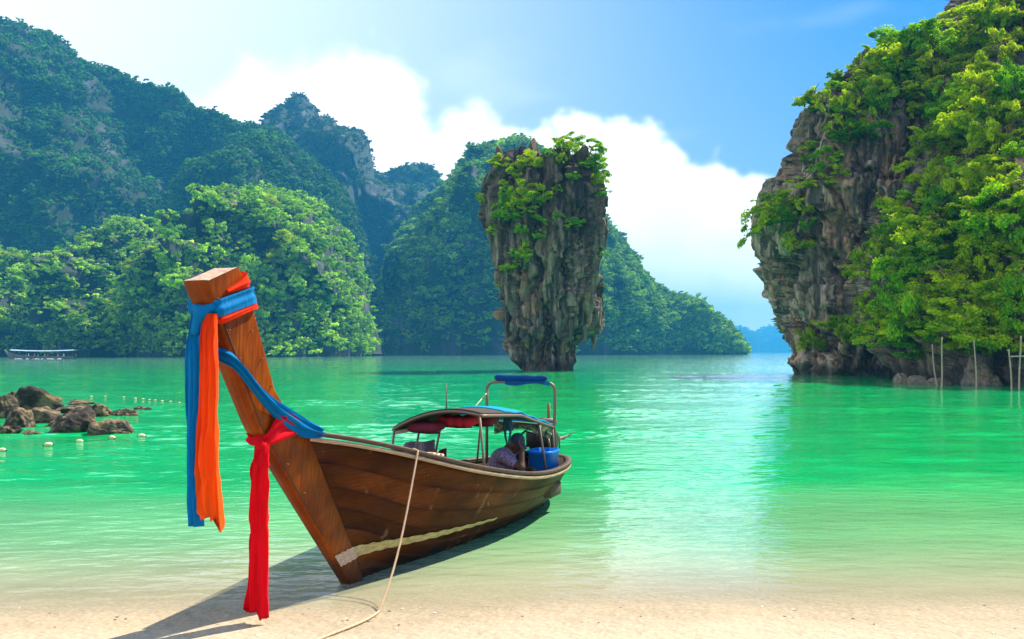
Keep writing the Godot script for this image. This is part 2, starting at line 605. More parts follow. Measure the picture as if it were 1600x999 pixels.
# A karst hill: its ridge line (in pixels of the picture at depth D, hence in metres) and how far its foot reaches out in front.
func hill(called: String, label: String, outline: Array, D: float, reach: float, steep: float, sd: int, tree: float, count: int, bright: float, rockiness: float, shade := Color(0.22, 0.42, 0.4), sun := Color(1.25, 1.25, 0.4)) -> Array:
	var n := noise(sd, 1.0, 4)
	var ridged := noise(sd + 1, 1.0, 4)
	ridged.fractal_type = FastNoiseLite.FRACTAL_RIDGED
	var bare := noise(sd + 5, 1.0, 3)
	var xs := []
	var hs := []
	var most := 0.0
	for p in outline:
		xs.append((p[0] - 800.0) / F * D)
		var h: float = (HORIZON - p[1]) / F * D + EYE
		hs.append(h)
		most = maxf(most, h)
	var nu := 300
	var nv := 110
	var s := Shape.new()
	var scale := most / 100.0
	for r in nv:
		var v := 1.32 * r / (nv - 1)
		for k in nu:
			var X := lerpf(xs[0], xs[-1], k / float(nu - 1))
			var H: float = maxf(along(xs, hs, X), 0.5)
			var W: float = reach * clampf(H / most, 0.08, 1.0)
			var power := steep * (1.0 + 0.35 * n.get_noise_2d(X / (45.0 * scale), 3.0))
			var y := 0.0
			var d := D - W * (1.0 - v)
			if v <= 1.0: y = H * pow(v, power)
			else:
				y = H * (1.0 - pow((v - 1.0) / 0.32, 1.5) * 1.02)
				d = D + (v - 1.0) * reach * 2.0
			var env := sin(PI * clampf(v, 0, 1)) * W / reach if v < 1 else 0.0
			var g := ridged.get_noise_3d(X / (60.0 * scale), y / (150.0 * scale), d / (120.0 * scale))
			var b := n.get_noise_3d(X / (16.0 * scale), y / (26.0 * scale), d / (16.0 * scale))
			var lump := n.get_noise_3d(X / (34.0 * scale) + 80, y / (60.0 * scale), d / (34.0 * scale))
			d -= env * (g * 0.8 * reach + b * 0.15 * reach + lump * 0.5 * reach)
			y += (b * 4.2 + lump * 3.5 * env) * scale * (0.3 + 0.7 * minf(v, 1.0)) * clampf(H / 30.0, 0, 1)
			if r == 0: y = -6.0
			var stain := n.get_noise_3d(X / (5.0 * scale), y / (40.0 * scale), d / (5.0 * scale))
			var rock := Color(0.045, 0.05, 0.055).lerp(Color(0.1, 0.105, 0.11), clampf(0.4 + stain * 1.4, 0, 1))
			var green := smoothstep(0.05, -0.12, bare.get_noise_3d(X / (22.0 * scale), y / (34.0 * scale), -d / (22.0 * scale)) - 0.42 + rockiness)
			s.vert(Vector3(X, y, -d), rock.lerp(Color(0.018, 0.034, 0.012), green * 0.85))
	s.sheet(0, nv, nu, false, true)
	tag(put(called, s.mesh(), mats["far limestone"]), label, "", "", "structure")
	# trees: everywhere except on the bare faces
	rng.seed = sd * 7
	var where := []
	var tints := []
	for c in far_crowns.size():
		where.append([])
		tints.append([])
	var tries := 0
	var placed := 0
	while placed < count and tries < count * 4:
		tries += 1
		var r := int(rng.randf() * (nv * 0.86))
		var k := rng.randi_range(0, nu - 2)
		var a := s.v[r * nu + k]
		var b := s.v[r * nu + k + 1]
		var e := s.v[(r + 1) * nu + k]
		var p := a + (b - a) * rng.randf() + (e - a) * rng.randf()
		if p.y < tree * 0.25: continue
		var up := (b - a).cross(e - a).normalized()
		var slope := absf(up.y)
		var m := bare.get_noise_3d(p.x / (22.0 * scale), p.y / (34.0 * scale), p.z / (22.0 * scale))
		if m > 0.42 - rockiness + slope * 0.7: continue
		if p.y < 9.0 * scale * rockiness and rng.randf() < 0.8: continue
		var z := tree * rng.randf_range(0.5, 1.3) * (1.0 if rng.randf() > 0.07 else 1.55)
		var q := rng.randi() % far_crowns.size()
		where[q].append(Transform3D(Basis(Vector3.UP, rng.randf() * TAU).scaled(Vector3(z, z * rng.randf_range(0.8, 1.25), z) * 0.5), p - Vector3(0, z * 0.12, 0)))
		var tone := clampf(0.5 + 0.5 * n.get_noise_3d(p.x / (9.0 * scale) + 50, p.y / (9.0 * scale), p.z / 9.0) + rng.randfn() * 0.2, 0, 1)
		tints[q].append((shade.lerp(sun, tone) * bright))  # sunlit and bluish shaded tones painted into the leaf tint by noise
		placed += 1
	for q in far_crowns.size():
		if where[q].size():
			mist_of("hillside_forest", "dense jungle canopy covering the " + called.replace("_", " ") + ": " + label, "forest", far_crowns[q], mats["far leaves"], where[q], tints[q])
	return [s, nu, nv]

func make_hills() -> void:
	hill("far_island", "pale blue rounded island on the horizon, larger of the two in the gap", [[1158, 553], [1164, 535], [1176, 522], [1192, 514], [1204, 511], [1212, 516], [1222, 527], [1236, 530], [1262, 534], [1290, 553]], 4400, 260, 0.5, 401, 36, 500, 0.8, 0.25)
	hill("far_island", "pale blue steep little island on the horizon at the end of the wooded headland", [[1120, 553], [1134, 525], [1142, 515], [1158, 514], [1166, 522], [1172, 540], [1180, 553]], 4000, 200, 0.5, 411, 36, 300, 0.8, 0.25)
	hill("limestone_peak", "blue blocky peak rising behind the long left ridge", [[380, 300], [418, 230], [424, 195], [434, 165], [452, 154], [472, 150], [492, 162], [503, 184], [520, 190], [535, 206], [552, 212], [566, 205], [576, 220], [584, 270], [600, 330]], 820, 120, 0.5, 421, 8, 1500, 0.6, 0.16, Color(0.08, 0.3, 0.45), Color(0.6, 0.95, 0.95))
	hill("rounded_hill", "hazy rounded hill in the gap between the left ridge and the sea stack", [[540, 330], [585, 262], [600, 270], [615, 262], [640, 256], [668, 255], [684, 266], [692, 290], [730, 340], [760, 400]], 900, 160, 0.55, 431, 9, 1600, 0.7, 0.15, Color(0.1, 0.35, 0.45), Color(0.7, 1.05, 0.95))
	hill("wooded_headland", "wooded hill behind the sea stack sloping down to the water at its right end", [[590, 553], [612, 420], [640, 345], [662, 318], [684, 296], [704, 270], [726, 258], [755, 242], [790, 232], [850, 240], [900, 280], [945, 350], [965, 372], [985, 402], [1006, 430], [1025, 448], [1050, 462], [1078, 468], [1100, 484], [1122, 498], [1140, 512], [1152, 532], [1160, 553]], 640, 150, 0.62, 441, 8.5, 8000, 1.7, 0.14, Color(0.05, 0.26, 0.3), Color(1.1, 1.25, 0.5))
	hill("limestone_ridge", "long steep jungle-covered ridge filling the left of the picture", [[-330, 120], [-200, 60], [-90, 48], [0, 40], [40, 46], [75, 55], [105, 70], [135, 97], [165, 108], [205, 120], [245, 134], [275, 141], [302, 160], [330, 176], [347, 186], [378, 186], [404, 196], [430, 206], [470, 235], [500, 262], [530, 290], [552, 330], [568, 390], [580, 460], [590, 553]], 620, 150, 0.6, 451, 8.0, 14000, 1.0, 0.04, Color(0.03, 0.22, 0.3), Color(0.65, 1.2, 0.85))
	var mounds := Shape.new()
	var m1 := hill("green_mound", "bright green wooded mound in front of the ridge, right of the boat's prow", [[180, 540], [215, 470], [245, 430], [280, 400], [318, 380], [345, 350], [362, 318], [385, 302], [410, 296], [440, 303], [470, 312], [500, 322], [526, 350], [547, 380], [562, 430], [573, 490], [580, 553]], 400, 92, 0.75, 461, 7.2, 2700, 2.3, 0.2)
	var m2 := hill("green_mound", "bright green wooded mound at the left edge above grey rock", [[-260, 420], [-120, 380], [-40, 385], [0, 392], [30, 396], [60, 412], [85, 440], [105, 465], [125, 500], [150, 553]], 385, 78, 0.7, 471, 7.2, 1900, 2.3, 0.26)
	var m3 := hill("green_mound", "low green wooded mound between the two bright mounds at the far shore", [[80, 553], [110, 500], [130, 470], [150, 440], [185, 405], [205, 365], [230, 345], [262, 350], [290, 390], [320, 430], [350, 500], [370, 553]], 410, 78, 0.7, 481, 7.2, 1800, 2.2, 0.2)
	# the bigger trees that stand out on the near mounds
	for m in [m1, m2, m3]: mounds.v.append_array(m[0].v)
	var near := seen_points(mounds)
	rng.seed = 490
	for q in [[240, 362, 11, 2], [205, 385, 7, 1], [268, 372, 7, 2], [395, 312, 7, 1], [430, 318, 8, 0], [465, 330, 8, 1], [505, 345, 7, 2], [535, 375, 7, 1], [365, 345, 8, 0], [410, 352, 9, 1], [452, 372, 8, 0], [492, 392, 9, 2], [528, 420, 8, 1], [420, 410, 9, 0], [470, 430, 8, 0], [512, 470, 9, 2], [430, 470, 8, 1], [465, 505, 8, 0], [545, 480, 7, 2], [20, 412, 9, 0], [55, 432, 8, 1], [88, 462, 8, 0], [30, 455, 8, 1], [70, 490, 8, 0], [112, 505, 7, 1], [165, 430, 8, 1], [205, 440, 8, 0], [175, 480, 8, 0], [235, 470, 9, 1], [215, 510, 8, 0], [262, 500, 8, 2], [150, 520, 7, 1]]:
		var p := spot(near, q[0], q[1])
		if p == Vector3.ZERO: continue
		var o := bush("hillside_tree", p + Vector3(0, -1.0, 1.0), q[2] * 0.62, q[3], true)
		tag(o, "%s %s tree on the near wooded mounds, %s" % [["large", "medium"][0 if q[2] > 8 else 1], ["yellow-green", "fresh green", "dark green"][q[3]], place_word(Vector2(q[0], q[1]), 0, 590, 290, 553)], "tree", "bigger trees on the near wooded mounds")

# ---------------------------------------------------------------- near rocks

# A standing rock: for each height, how far it reaches left and right (metres); displaced into flutes, blocks and spikes.
func standing_rock(ys: Array, lefts: Array, rights: Array, cz: float, round_: float, sd: int, nu: int, nv: int, rough: float, spike: float, from := 0.0, to := TAU, lean := 0.0, pale := 1.0) -> Shape:
	var s := Shape.new()
	var flute := noise(sd, 1.0, 4)
	flute.fractal_type = FastNoiseLite.FRACTAL_RIDGED
	var lump := noise(sd + 1, 1.0, 4)
	var block := cells(sd + 2, 1.0)
	var crack := cells(sd + 3, 1.0, FastNoiseLite.RETURN_DISTANCE2_SUB)
	var full := is_equal_approx(to - from, TAU)
	var side := 0.86
	for r in nv:
		var v := r / float(nv - 1)
		for k in nu:
			var a := from + (to - from) * k / (nu if full else nu - 1)
			var ca := cos(a)
			var sa := sin(a)
			var t: float = minf(v / side, 1.0)
			var y: float = lerpf(ys[0], ys[-1], t)
			var cap := maxf((v - side) / (1.0 - side), 0.0)
			# hanging lips: the profile is read a little higher or lower round the rock
			var lip := lump.get_noise_3d(ca * 3.1 + 20, 0.0, sa * 3.1) * 1.4 * rough
			var yy := clampf(y + lip * smoothstep(0.02, 0.12, t) * smoothstep(1.0, 0.85, t), ys[0], ys[-1])
			var l := along(ys, lefts, yy)
			var q := along(ys, rights, yy)
			var cx := (l + q) * 0.5
			var rx := (q - l) * 0.5
			var rz := rx * round_
			var sq := pow(pow(absf(ca), 2.6) + pow(absf(sa), 2.6), -1.0 / 2.6)
			var p := Vector3(cx + rx * ca * sq, y, cz + rz * sa * sq - lean * y)
			var f := flute.get_noise_3d(p.x * 0.16, p.y * 0.045, p.z * 0.16)
			var wob := Vector3(lump.get_noise_3d(p.x * 0.3, p.y * 0.2, p.z * 0.3), 0, lump.get_noise_3d(p.x * 0.3 + 9, p.y * 0.2, p.z * 0.3)) * 1.6
			var b := block.get_noise_3d((p.x + wob.x) * 0.3, p.y * 0.07, (p.z + wob.z) * 0.3)
			var b2 := block.get_noise_3d((p.x + wob.x) * 0.95 + 30, p.y * 0.1, (p.z + wob.z) * 0.95)
			var ck := crack.get_noise_3d((p.x + wob.x) * 0.3, p.y * 0.07, (p.z + wob.z) * 0.3)
			var m := lump.get_noise_3d(p.x * 0.12, p.y * 0.09, p.z * 0.12)
			var fine := lump.get_noise_3d(p.x * 1.3, p.y * 0.3, p.z * 1.3)
			var push := rough * (f * 0.8 + b * 0.85 + b2 * 0.55 + m * 0.9 + fine * 0.34 + minf(ck + 0.8, 0.0) * 7.0 - 0.6)
			push *= 0.35 + 0.65 * smoothstep(0.0, 0.12, t)
			var out := Vector3(ca, 0, sa)
			if cap > 0:
				var keep := sqrt(maxf(1.0 - cap * cap, 0.0))
				p = Vector3(lerpf(cx, p.x, keep), y, lerpf(cz - lean * y, p.z, keep))
				var sp := block.get_noise_3d(p.x * 0.85 + wob.x * 0.3, 0.5, p.z * 0.85)
				var peak := crack.get_noise_3d(p.x * 0.85 + wob.x * 0.3, 0.5, p.z * 0.85)
				p.y += spike * (sin(cap * PI * 0.5) * 0.4 + smoothstep(0.0, 0.12, cap) * (0.55 + sp * 0.6 + 0.3 * fine) * clampf((peak + 1.0) * 1.7, 0.0, 1.2))
				push *= keep
			p += out * push
			# weathering: grey, dark water stains, ochre and pale fresh faces
			var st := lump.get_noise_3d(p.x * 1.2 + 5, p.y * 0.05, p.z * 1.2)
			var st2 := lump.get_noise_3d(p.x * 0.3 + 70, p.y * 0.05, p.z * 0.3)
			var sp2 := lump.get_noise_3d(p.x * 1.9 + 70, p.y * 0.35, p.z * 1.9)
			var c := Color(0.075, 0.063, 0.055).lerp(Color(0.42, 0.31, 0.215), clampf(0.4 + sp2 * 0.8 + b * 0.3 + b2 * 0.3, 0, 1))
			c = c.lerp(Color(0.48, 0.27, 0.14), clampf((st2 - 0.04) * 3.0, 0, 0.75) * smoothstep(0.92, 0.6, t))
			c = c.lerp(Color(0.055, 0.05, 0.048), clampf((st - 0.0) * 4.0, 0, 0.88))
			c = c.lerp(Color(0.5, 0.45, 0.38), clampf((-st - 0.2) * 3.0, 0, 0.7) * clampf(1.0 - t, 0.2, 1))
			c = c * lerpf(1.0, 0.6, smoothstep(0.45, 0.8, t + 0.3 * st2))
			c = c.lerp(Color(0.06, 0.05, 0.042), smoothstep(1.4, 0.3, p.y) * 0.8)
			s.vert(p, c * pale)
	s.sheet(0, nv, nu, full, true)
	return s

# The front-most surface points of a rock, found by where they show in the picture (12-pixel cells).
func seen_points(s: Shape) -> Dictionary:
	var near := {}
	for k in range(0, s.v.size(), 2):
		var p := s.v[k]
		if p.z > -3: continue
		var q := screen(p)
		var key := Vector2i(floori(q.x / 12.0), floori(q.y / 12.0))
		if not near.has(key) or p.z > near[key].z: near[key] = p
	return near

func spot(near: Dictionary, px: float, py: float) -> Vector3:
	var c := Vector2i(floori(px / 12.0), floori(py / 12.0))
	var best := Vector3.ZERO
	var dist := 1e9
	for dx in range(-3, 4):
		for dy in range(-3, 4):
			var key := c + Vector2i(dx, dy)
			if near.has(key) and dx * dx + dy * dy < dist:
				dist = dx * dx + dy * dy
				best = near[key]
	return best

const LEAF_TONES := ["yellow green leaves", "bright green leaves", "deep green leaves"]

func bush(called: String, at: Vector3, size: float, tone: int, with_trunk := false) -> Node3D:
	var k := rng.randi() % crowns.size()
	var o := thing(called, at, rng.randf() * TAU)
	var c := put("crown", crowns[k], mats[LEAF_TONES[tone]], o)
	if with_trunk:
		c.position = Vector3(0, size * 0.62, 0)
		c.scale = Vector3(1, rng.randf_range(0.7, 0.95), 1) * size
		var t := put("trunk", trunks[k], mats["bark"], o)
		t.scale = Vector3.ONE * size * 0.85
		t.position.y = -0.1
	else:
		var hang := rng.randf()
		o.set_meta("form", "narrow hanging" if hang < 0.25 else "low spreading" if hang < 0.6 else "rounded")
		c.position = Vector3(0, -size * 0.2, 0)
		c.scale = (Vector3(0.7, 1.5, 0.7) if hang < 0.25 else Vector3(1.15, 0.7, 1.0) if hang < 0.6 else Vector3.ONE) * size
		c.rotation = Vector3(rng.randfn() * 0.22, 0, rng.randfn() * 0.22)
		if rng.randf() < 0.5:
			var t := put("branches", trunks[(k + 3) % trunks.size()], mats["bark"], o)
			t.scale = Vector3(1, 0.8, 1) * size * 1.05
			t.position.y = -size * 0.35
	return o

var label_uses := {}
func place_word(q: Vector2, x0: float, x1: float, y0: float, y1: float) -> String:
	var across := ["far left", "left", "left of centre", "centre", "right of centre", "right", "far right"]
	var up := ["very top", "top", "upper part", "above half height", "below half height", "lower part", "low", "foot"]
	return up[clampi(int((q.y - y0) / (y1 - y0) * 8), 0, 7)] + ", " + across[clampi(int((q.x - x0) / (x1 - x0) * 7), 0, 6)]

func make_pillar() -> void:
	# outline in metres at 92 m: heights with the left and right edge
	var D := 92.0
	var rows := [[584, 810, 898], [570, 807, 899], [552, 803, 905], [535, 795, 909], [528, 790, 914], [520, 789, 933], [505, 785, 934], [480, 779, 935], [450, 776, 936], [420, 773, 937], [398, 769, 939], [361, 760, 944], [335, 757, 942], [300, 758, 939], [276, 764, 934], [266, 768, 930]]
	var ys := []
	var ls := []
	var rs := []
	for r in rows:
		ys.append(EYE + (HORIZON - r[0]) / F * D)
		ls.append((r[1] - 799.0) / F * D)
		rs.append((r[2] - 800.0) / F * D)
	ys[0] = -1.0
	var s := standing_rock(ys, ls, rs, -D, 0.8, 511, 400, 340, 0.85, 1.9, 0.0, TAU, 0.0, 0.9)
	var o := thing("sea_stack", Vector3.ZERO)
	tag(o, "tall top-heavy grey limestone sea stack standing alone in the bay", "rock")
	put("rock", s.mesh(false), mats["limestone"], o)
	# stone icicles under the overhanging lip
	rng.seed = 515
	for k in 26:
		var a := rng.randf_range(-0.5, PI + 0.5)
		var y := along([0, 1], [2.8, 5.0], rng.randf())
		var l := along(ys, ls, y + 1.5)
		var q := along(ys, rs, y + 1.5)
		var base := Vector3((l + q) * 0.5 + (q - l) * 0.5 * cos(a) * 0.92, y + 1.0, -D + (q - l) * 0.4 * sin(a) * 0.95)
		var len := rng.randf_range(0.8, 2.2)
		var r := rng.randf_range(0.18, 0.42)
		var d := Shape.new()
		var path := []
		var rad := []
		for j in 7:
			var t := j / 6.0
			path.append(base + Vector3(rng.randfn() * 0.06, 0.7 - t * (len + 0.7), rng.randfn() * 0.06))
			rad.append(r * (1.0 - t * t * 0.85) * rng.randf_range(0.8, 1.15))
		var g := rng.randf_range(0.6, 1.2)
		d.tube(path, rad, 7, Color(0.2, 0.17, 0.14) * g)
		put("stalactite", d.mesh(), mats["limestone"], o)
	var near := seen_points(s)
	var list := [[822, 240, 1.3, 0], [812, 252, 1.0, 0], [835, 252, 0.9, 0], [772, 246, 0.9, 0], [768, 256, 0.8, 0], [749, 300, 0.8, 0], [800, 285, 1.2, 0], [818, 296, 1.5, 0], [832, 306, 1.5, 0], [806, 310, 1.4, 0], [790, 302, 1.1, 1], [780, 318, 1.1, 1], [770, 330, 1.0, 1], [795, 326, 1.0, 1], [825, 322, 1.0, 0], [842, 318, 0.9, 0], [838, 345, 0.9, 1], [802, 345, 0.8, 2], [762, 362, 0.7, 0], [806, 366, 0.9, 1], [846, 360, 0.7, 1], [868, 340, 0.55, 0], [866, 295, 0.55, 0], [870, 330, 0.5, 0], [894, 345, 0.7, 1], [908, 340, 0.6, 1], [890, 358, 0.45, 0], [818, 398, 0.95, 0], [806, 408, 0.9, 0], [796, 416, 0.8, 0], [826, 392, 0.7, 0], [802, 396, 0.6, 1], [938, 398, 0.8, 2], [776, 448, 0.5, 0], [936, 305, 0.7, 1], [926, 278, 1.1, 0], [912, 262, 1.0, 1], [880, 250, 0.8, 0], [895, 270, 0.7, 1], [820, 542, 0.35, 0]]
	for b in list:
		var p := spot(near, b[0], b[1])
		if p == Vector3.ZERO: continue
		var n := bush("ledge_bush", p + Vector3(0, 0, 0.35 * b[2]), b[2] * 1.25, b[3])
		var q := Vector2(b[0], b[1])
		n.set_meta("label", "%s %s bush on the sea stack, %s" % [["yellow-green", "fresh green", "dark green"][b[3]], "small" if b[2] < 0.75 else "wide" if b[2] > 1.1 else "medium",  place_word(q, 755, 945, 235, 560)])
		n.set_meta("category", "bush")
		n.set_meta("group", "bushes growing on the sea stack")
	# the trees with open crowns on its top
	var tl := [[862, 232, 1.0, 1, "leftmost"], [880, 236, 1.7, 0, "second"], [897, 236, 1.9, 1, "third"], [914, 240, 1.8, 1, "fourth, tallest"], [930, 250, 1.6, 1, "fifth"], [940, 262, 1.3, 2, "rightmost, overhanging"]]
	for b in tl:
		var p := spot(near, b[0], b[1] + 14)
		if p == Vector3.ZERO: continue
		p.z += 0.2
		var n := bush("summit_tree", p, b[2], b[3], true)
		tag(n, "small tree on the summit of the sea stack, %s of the row" % b[4], "tree", "trees on top of the sea stack")

func make_cliff() -> void:
	var D := 72.0
	# left buttress with the overhang
	var rows := [[592, 1262], [578, 1252], [566, 1246], [545, 1240], [520, 1232], [490, 1222], [462, 1216], [440, 1213], [420, 1204], [400, 1193], [380, 1187], [350, 1188], [310, 1190], [285, 1194], [270, 1205], [255, 1216], [215, 1224], [190, 1236], [165, 1246], [140, 1262], [115, 1285], [95, 1310], [78, 1332], [66, 1350]]
	var ys := []
	var ls := []
	var rs := []
	for r in rows:
		var y: float = EYE + (HORIZON - r[0]) / F * D
		ys.append(y)
		ls.append((r[1] - (757.0 if r[0] < 500 else 752.0 if r[0] < 560 else 768.0)) / F * D)
		rs.append(48.0 - maxf(0, y - 20) * 0.6)
	ys[0] = -1.0
	var s1 := standing_rock(ys, ls, rs, -D - 6.0, 0.75, 611, 560, 340, 1.1, 1.6, 0.15, PI + 0.5, 0.0, 1.5)
	# the wooded slope nearer by, running out of the picture on the right
	var ys2 := [-1.0, 1.6, 3.0, 4.2, 8.0, 14.0, 20.0, 26.0, 32.0, 40.0]
	var ls2 := [28.3, 28.0, 26.8, 26.6, 27.6, 30.5, 34.0, 38.0, 42.0, 47.0]
	var rs2 := [64.0, 64.0, 64.0, 64.0, 66.0, 68.0, 70.0, 72.0, 74.0, 76.0]
	var s2 := standing_rock(ys2, ls2, rs2, -56.0, 0.92, 631, 480, 280, 1.2, 3.0, 0.3, PI + 0.9, 0.75, 1.1)
	var o := thing("sea_cliff", Vector3.ZERO)
	tag(o, "overhanging limestone cliff draped in greenery along the right edge", "cliff")
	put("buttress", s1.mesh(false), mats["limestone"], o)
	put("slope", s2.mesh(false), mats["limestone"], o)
	var both := Shape.new()
	both.v = s1.v.duplicate()
	both.v.append_array(s2.v)
	var near := seen_points(both)
	rng.seed = 640
	var hue := noise(641, 0.012, 2)
	# where greenery grows, as patches of the face
	var patches := [
		[[[1345, 95], [1385, 60], [1440, 48], [1490, 55], [1500, 10], [1600, 0], [1600, 520], [1560, 560], [1480, 540], [1420, 530], [1370, 520], [1350, 500], [1395, 430], [1350, 430], [1340, 400], [1400, 300], [1450, 250], [1450, 190], [1400, 170], [1380, 130]], 205, 0.8, 2.3],
		[[[1255, 150], [1290, 110], [1345, 90], [1380, 130], [1400, 180], [1370, 215], [1335, 200], [1330, 260], [1290, 290], [1250, 280], [1255, 220]], 36, 0.6, 1.6],
		[[[1188, 310], [1215, 298], [1250, 315], [1258, 345], [1270, 370], [1240, 380], [1205, 375], [1192, 345]], 15, 0.6, 1.3],
		[[[1258, 515], [1330, 490], [1400, 470], [1440, 500], [1430, 550], [1380, 545], [1340, 525], [1260, 540]], 24, 0.7, 1.5],
	]
	for b in patches:
		var poly := PackedVector2Array()
		var lo := Vector2(1e9, 1e9)
		var hi := -lo
		for q in b[0]:
			poly.append(Vector2(q[0], q[1]))
			lo = lo.min(poly[-1])
			hi = hi.max(poly[-1])
		var done := 0
		var kept := []
		for t in 4000:
			if done >= b[1]: break
			var q := Vector2(rng.randf_range(lo.x, hi.x), rng.randf_range(lo.y, hi.y))
			if not Geometry2D.is_point_in_polygon(q, poly): continue
			var close := false
			for w in kept:
				if w.distance_to(q) < 15.0:
					close = true
					break
			if close and t < 3000: continue
			var p := spot(near, q.x, q.y)
			if p == Vector3.ZERO or p.y < 2.0: continue
			kept.append(q)
			var size := lerpf(b[2], b[3], pow(rng.randf(), 1.6))
			var pick := 0.5 + 0.7 * hue.get_noise_2d(q.x, q.y) + rng.randfn() * 0.12
			var tone := 0 if pick > 0.42 else 1 if pick > 0.25 else 2
			var n := bush("cliff_bush", p + Vector3(-0.25, 0, 0.3) * size, size * 1.1, tone)
			tag(n, "%s %s %s bush on the right-hand cliff, %s" % [["yellow-green", "fresh green", "dark green"][tone], "small" if size < 1.1 else "large" if size > 1.6 else "medium", n.get_meta("form"), place_word(q, 1180, 1600, 0, 600)], "bush", "bushes draping the right-hand cliff")
			done += 1
	# named trees
	for b in [[1178, 352, 2.5, 0, "small yellow-green tree leaning out from the cliff's left edge over the water"], [1222, 320, 2.0, 0, "bushy bright tree on the bulge at the cliff's left edge"], [1430, 66, 2.6, 1, "broad tree with a dark forked trunk on the cliff top"], [1462, 92, 2.2, 1, "shaded tree in the notch of the cliff top beside the broad tree"], [1530, 40, 2.6, 0, "sunlit yellow-green tree at the upper right corner of the cliff"]]:
		var p := spot(near, b[0] + (30 if b[0] < 1200 else 0), b[1] + 20)
		if p == Vector3.ZERO: continue
		var n := bush("cliff_tree", p, b[2], b[3], true)
		tag(n, b[4], "tree")
		if b[0] < 1200: n.rotation = Vector3(0, 0, 0.95)

func boulder(sd: int, size: Vector3, detail: int, tone: Color, tip := 0.35) -> ArrayMesh:
	var s := Shape.new()
	var n := noise(sd, 1.0, 4)
	var nu := detail
	var nv := int(detail * 0.6)
	rng.seed = sd
	var cuts := []
	for k in 11:
		cuts.append([Vector3(rng.randfn(), rng.randfn() * 0.7 + 0.2, rng.randfn()).normalized(), rng.randf_range(0.55, 0.9)])
	for r in nv:
		var el := PI * (r / float(nv - 1) - 0.5)
		for k in nu:
			var a := TAU * k / nu
			var d := Vector3(cos(a) * cos(el), sin(el), sin(a) * cos(el))
			var rad := 1.15
			for c in cuts:
				var t: float = d.dot(c[0])
				if t > 0.05: rad = minf(rad, c[1] / t)
			rad *= 1.0 + 0.16 * n.get_noise_3dv(d * 1.6) + 0.09 * n.get_noise_3dv(d * 5.0)
			var p := d * rad * size
			var g := n.get_noise_3dv(d * 3.0 + Vector3(4, 4, 4))
			var c := tone * (0.8 + 0.7 * g)
			c = c.lerp(Color(0.34, 0.25, 0.12), clampf((n.get_noise_3dv(d * 1.4 + Vector3(9, 0, 0)) - 0.05) * 1.8 + d.y * 0.25, 0, 0.6))
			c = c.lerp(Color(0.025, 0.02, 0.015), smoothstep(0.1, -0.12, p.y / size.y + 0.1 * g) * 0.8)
			s.vert(p, c)
	s.sheet(0, nv, nu, true, true)
	return s.mesh(false)

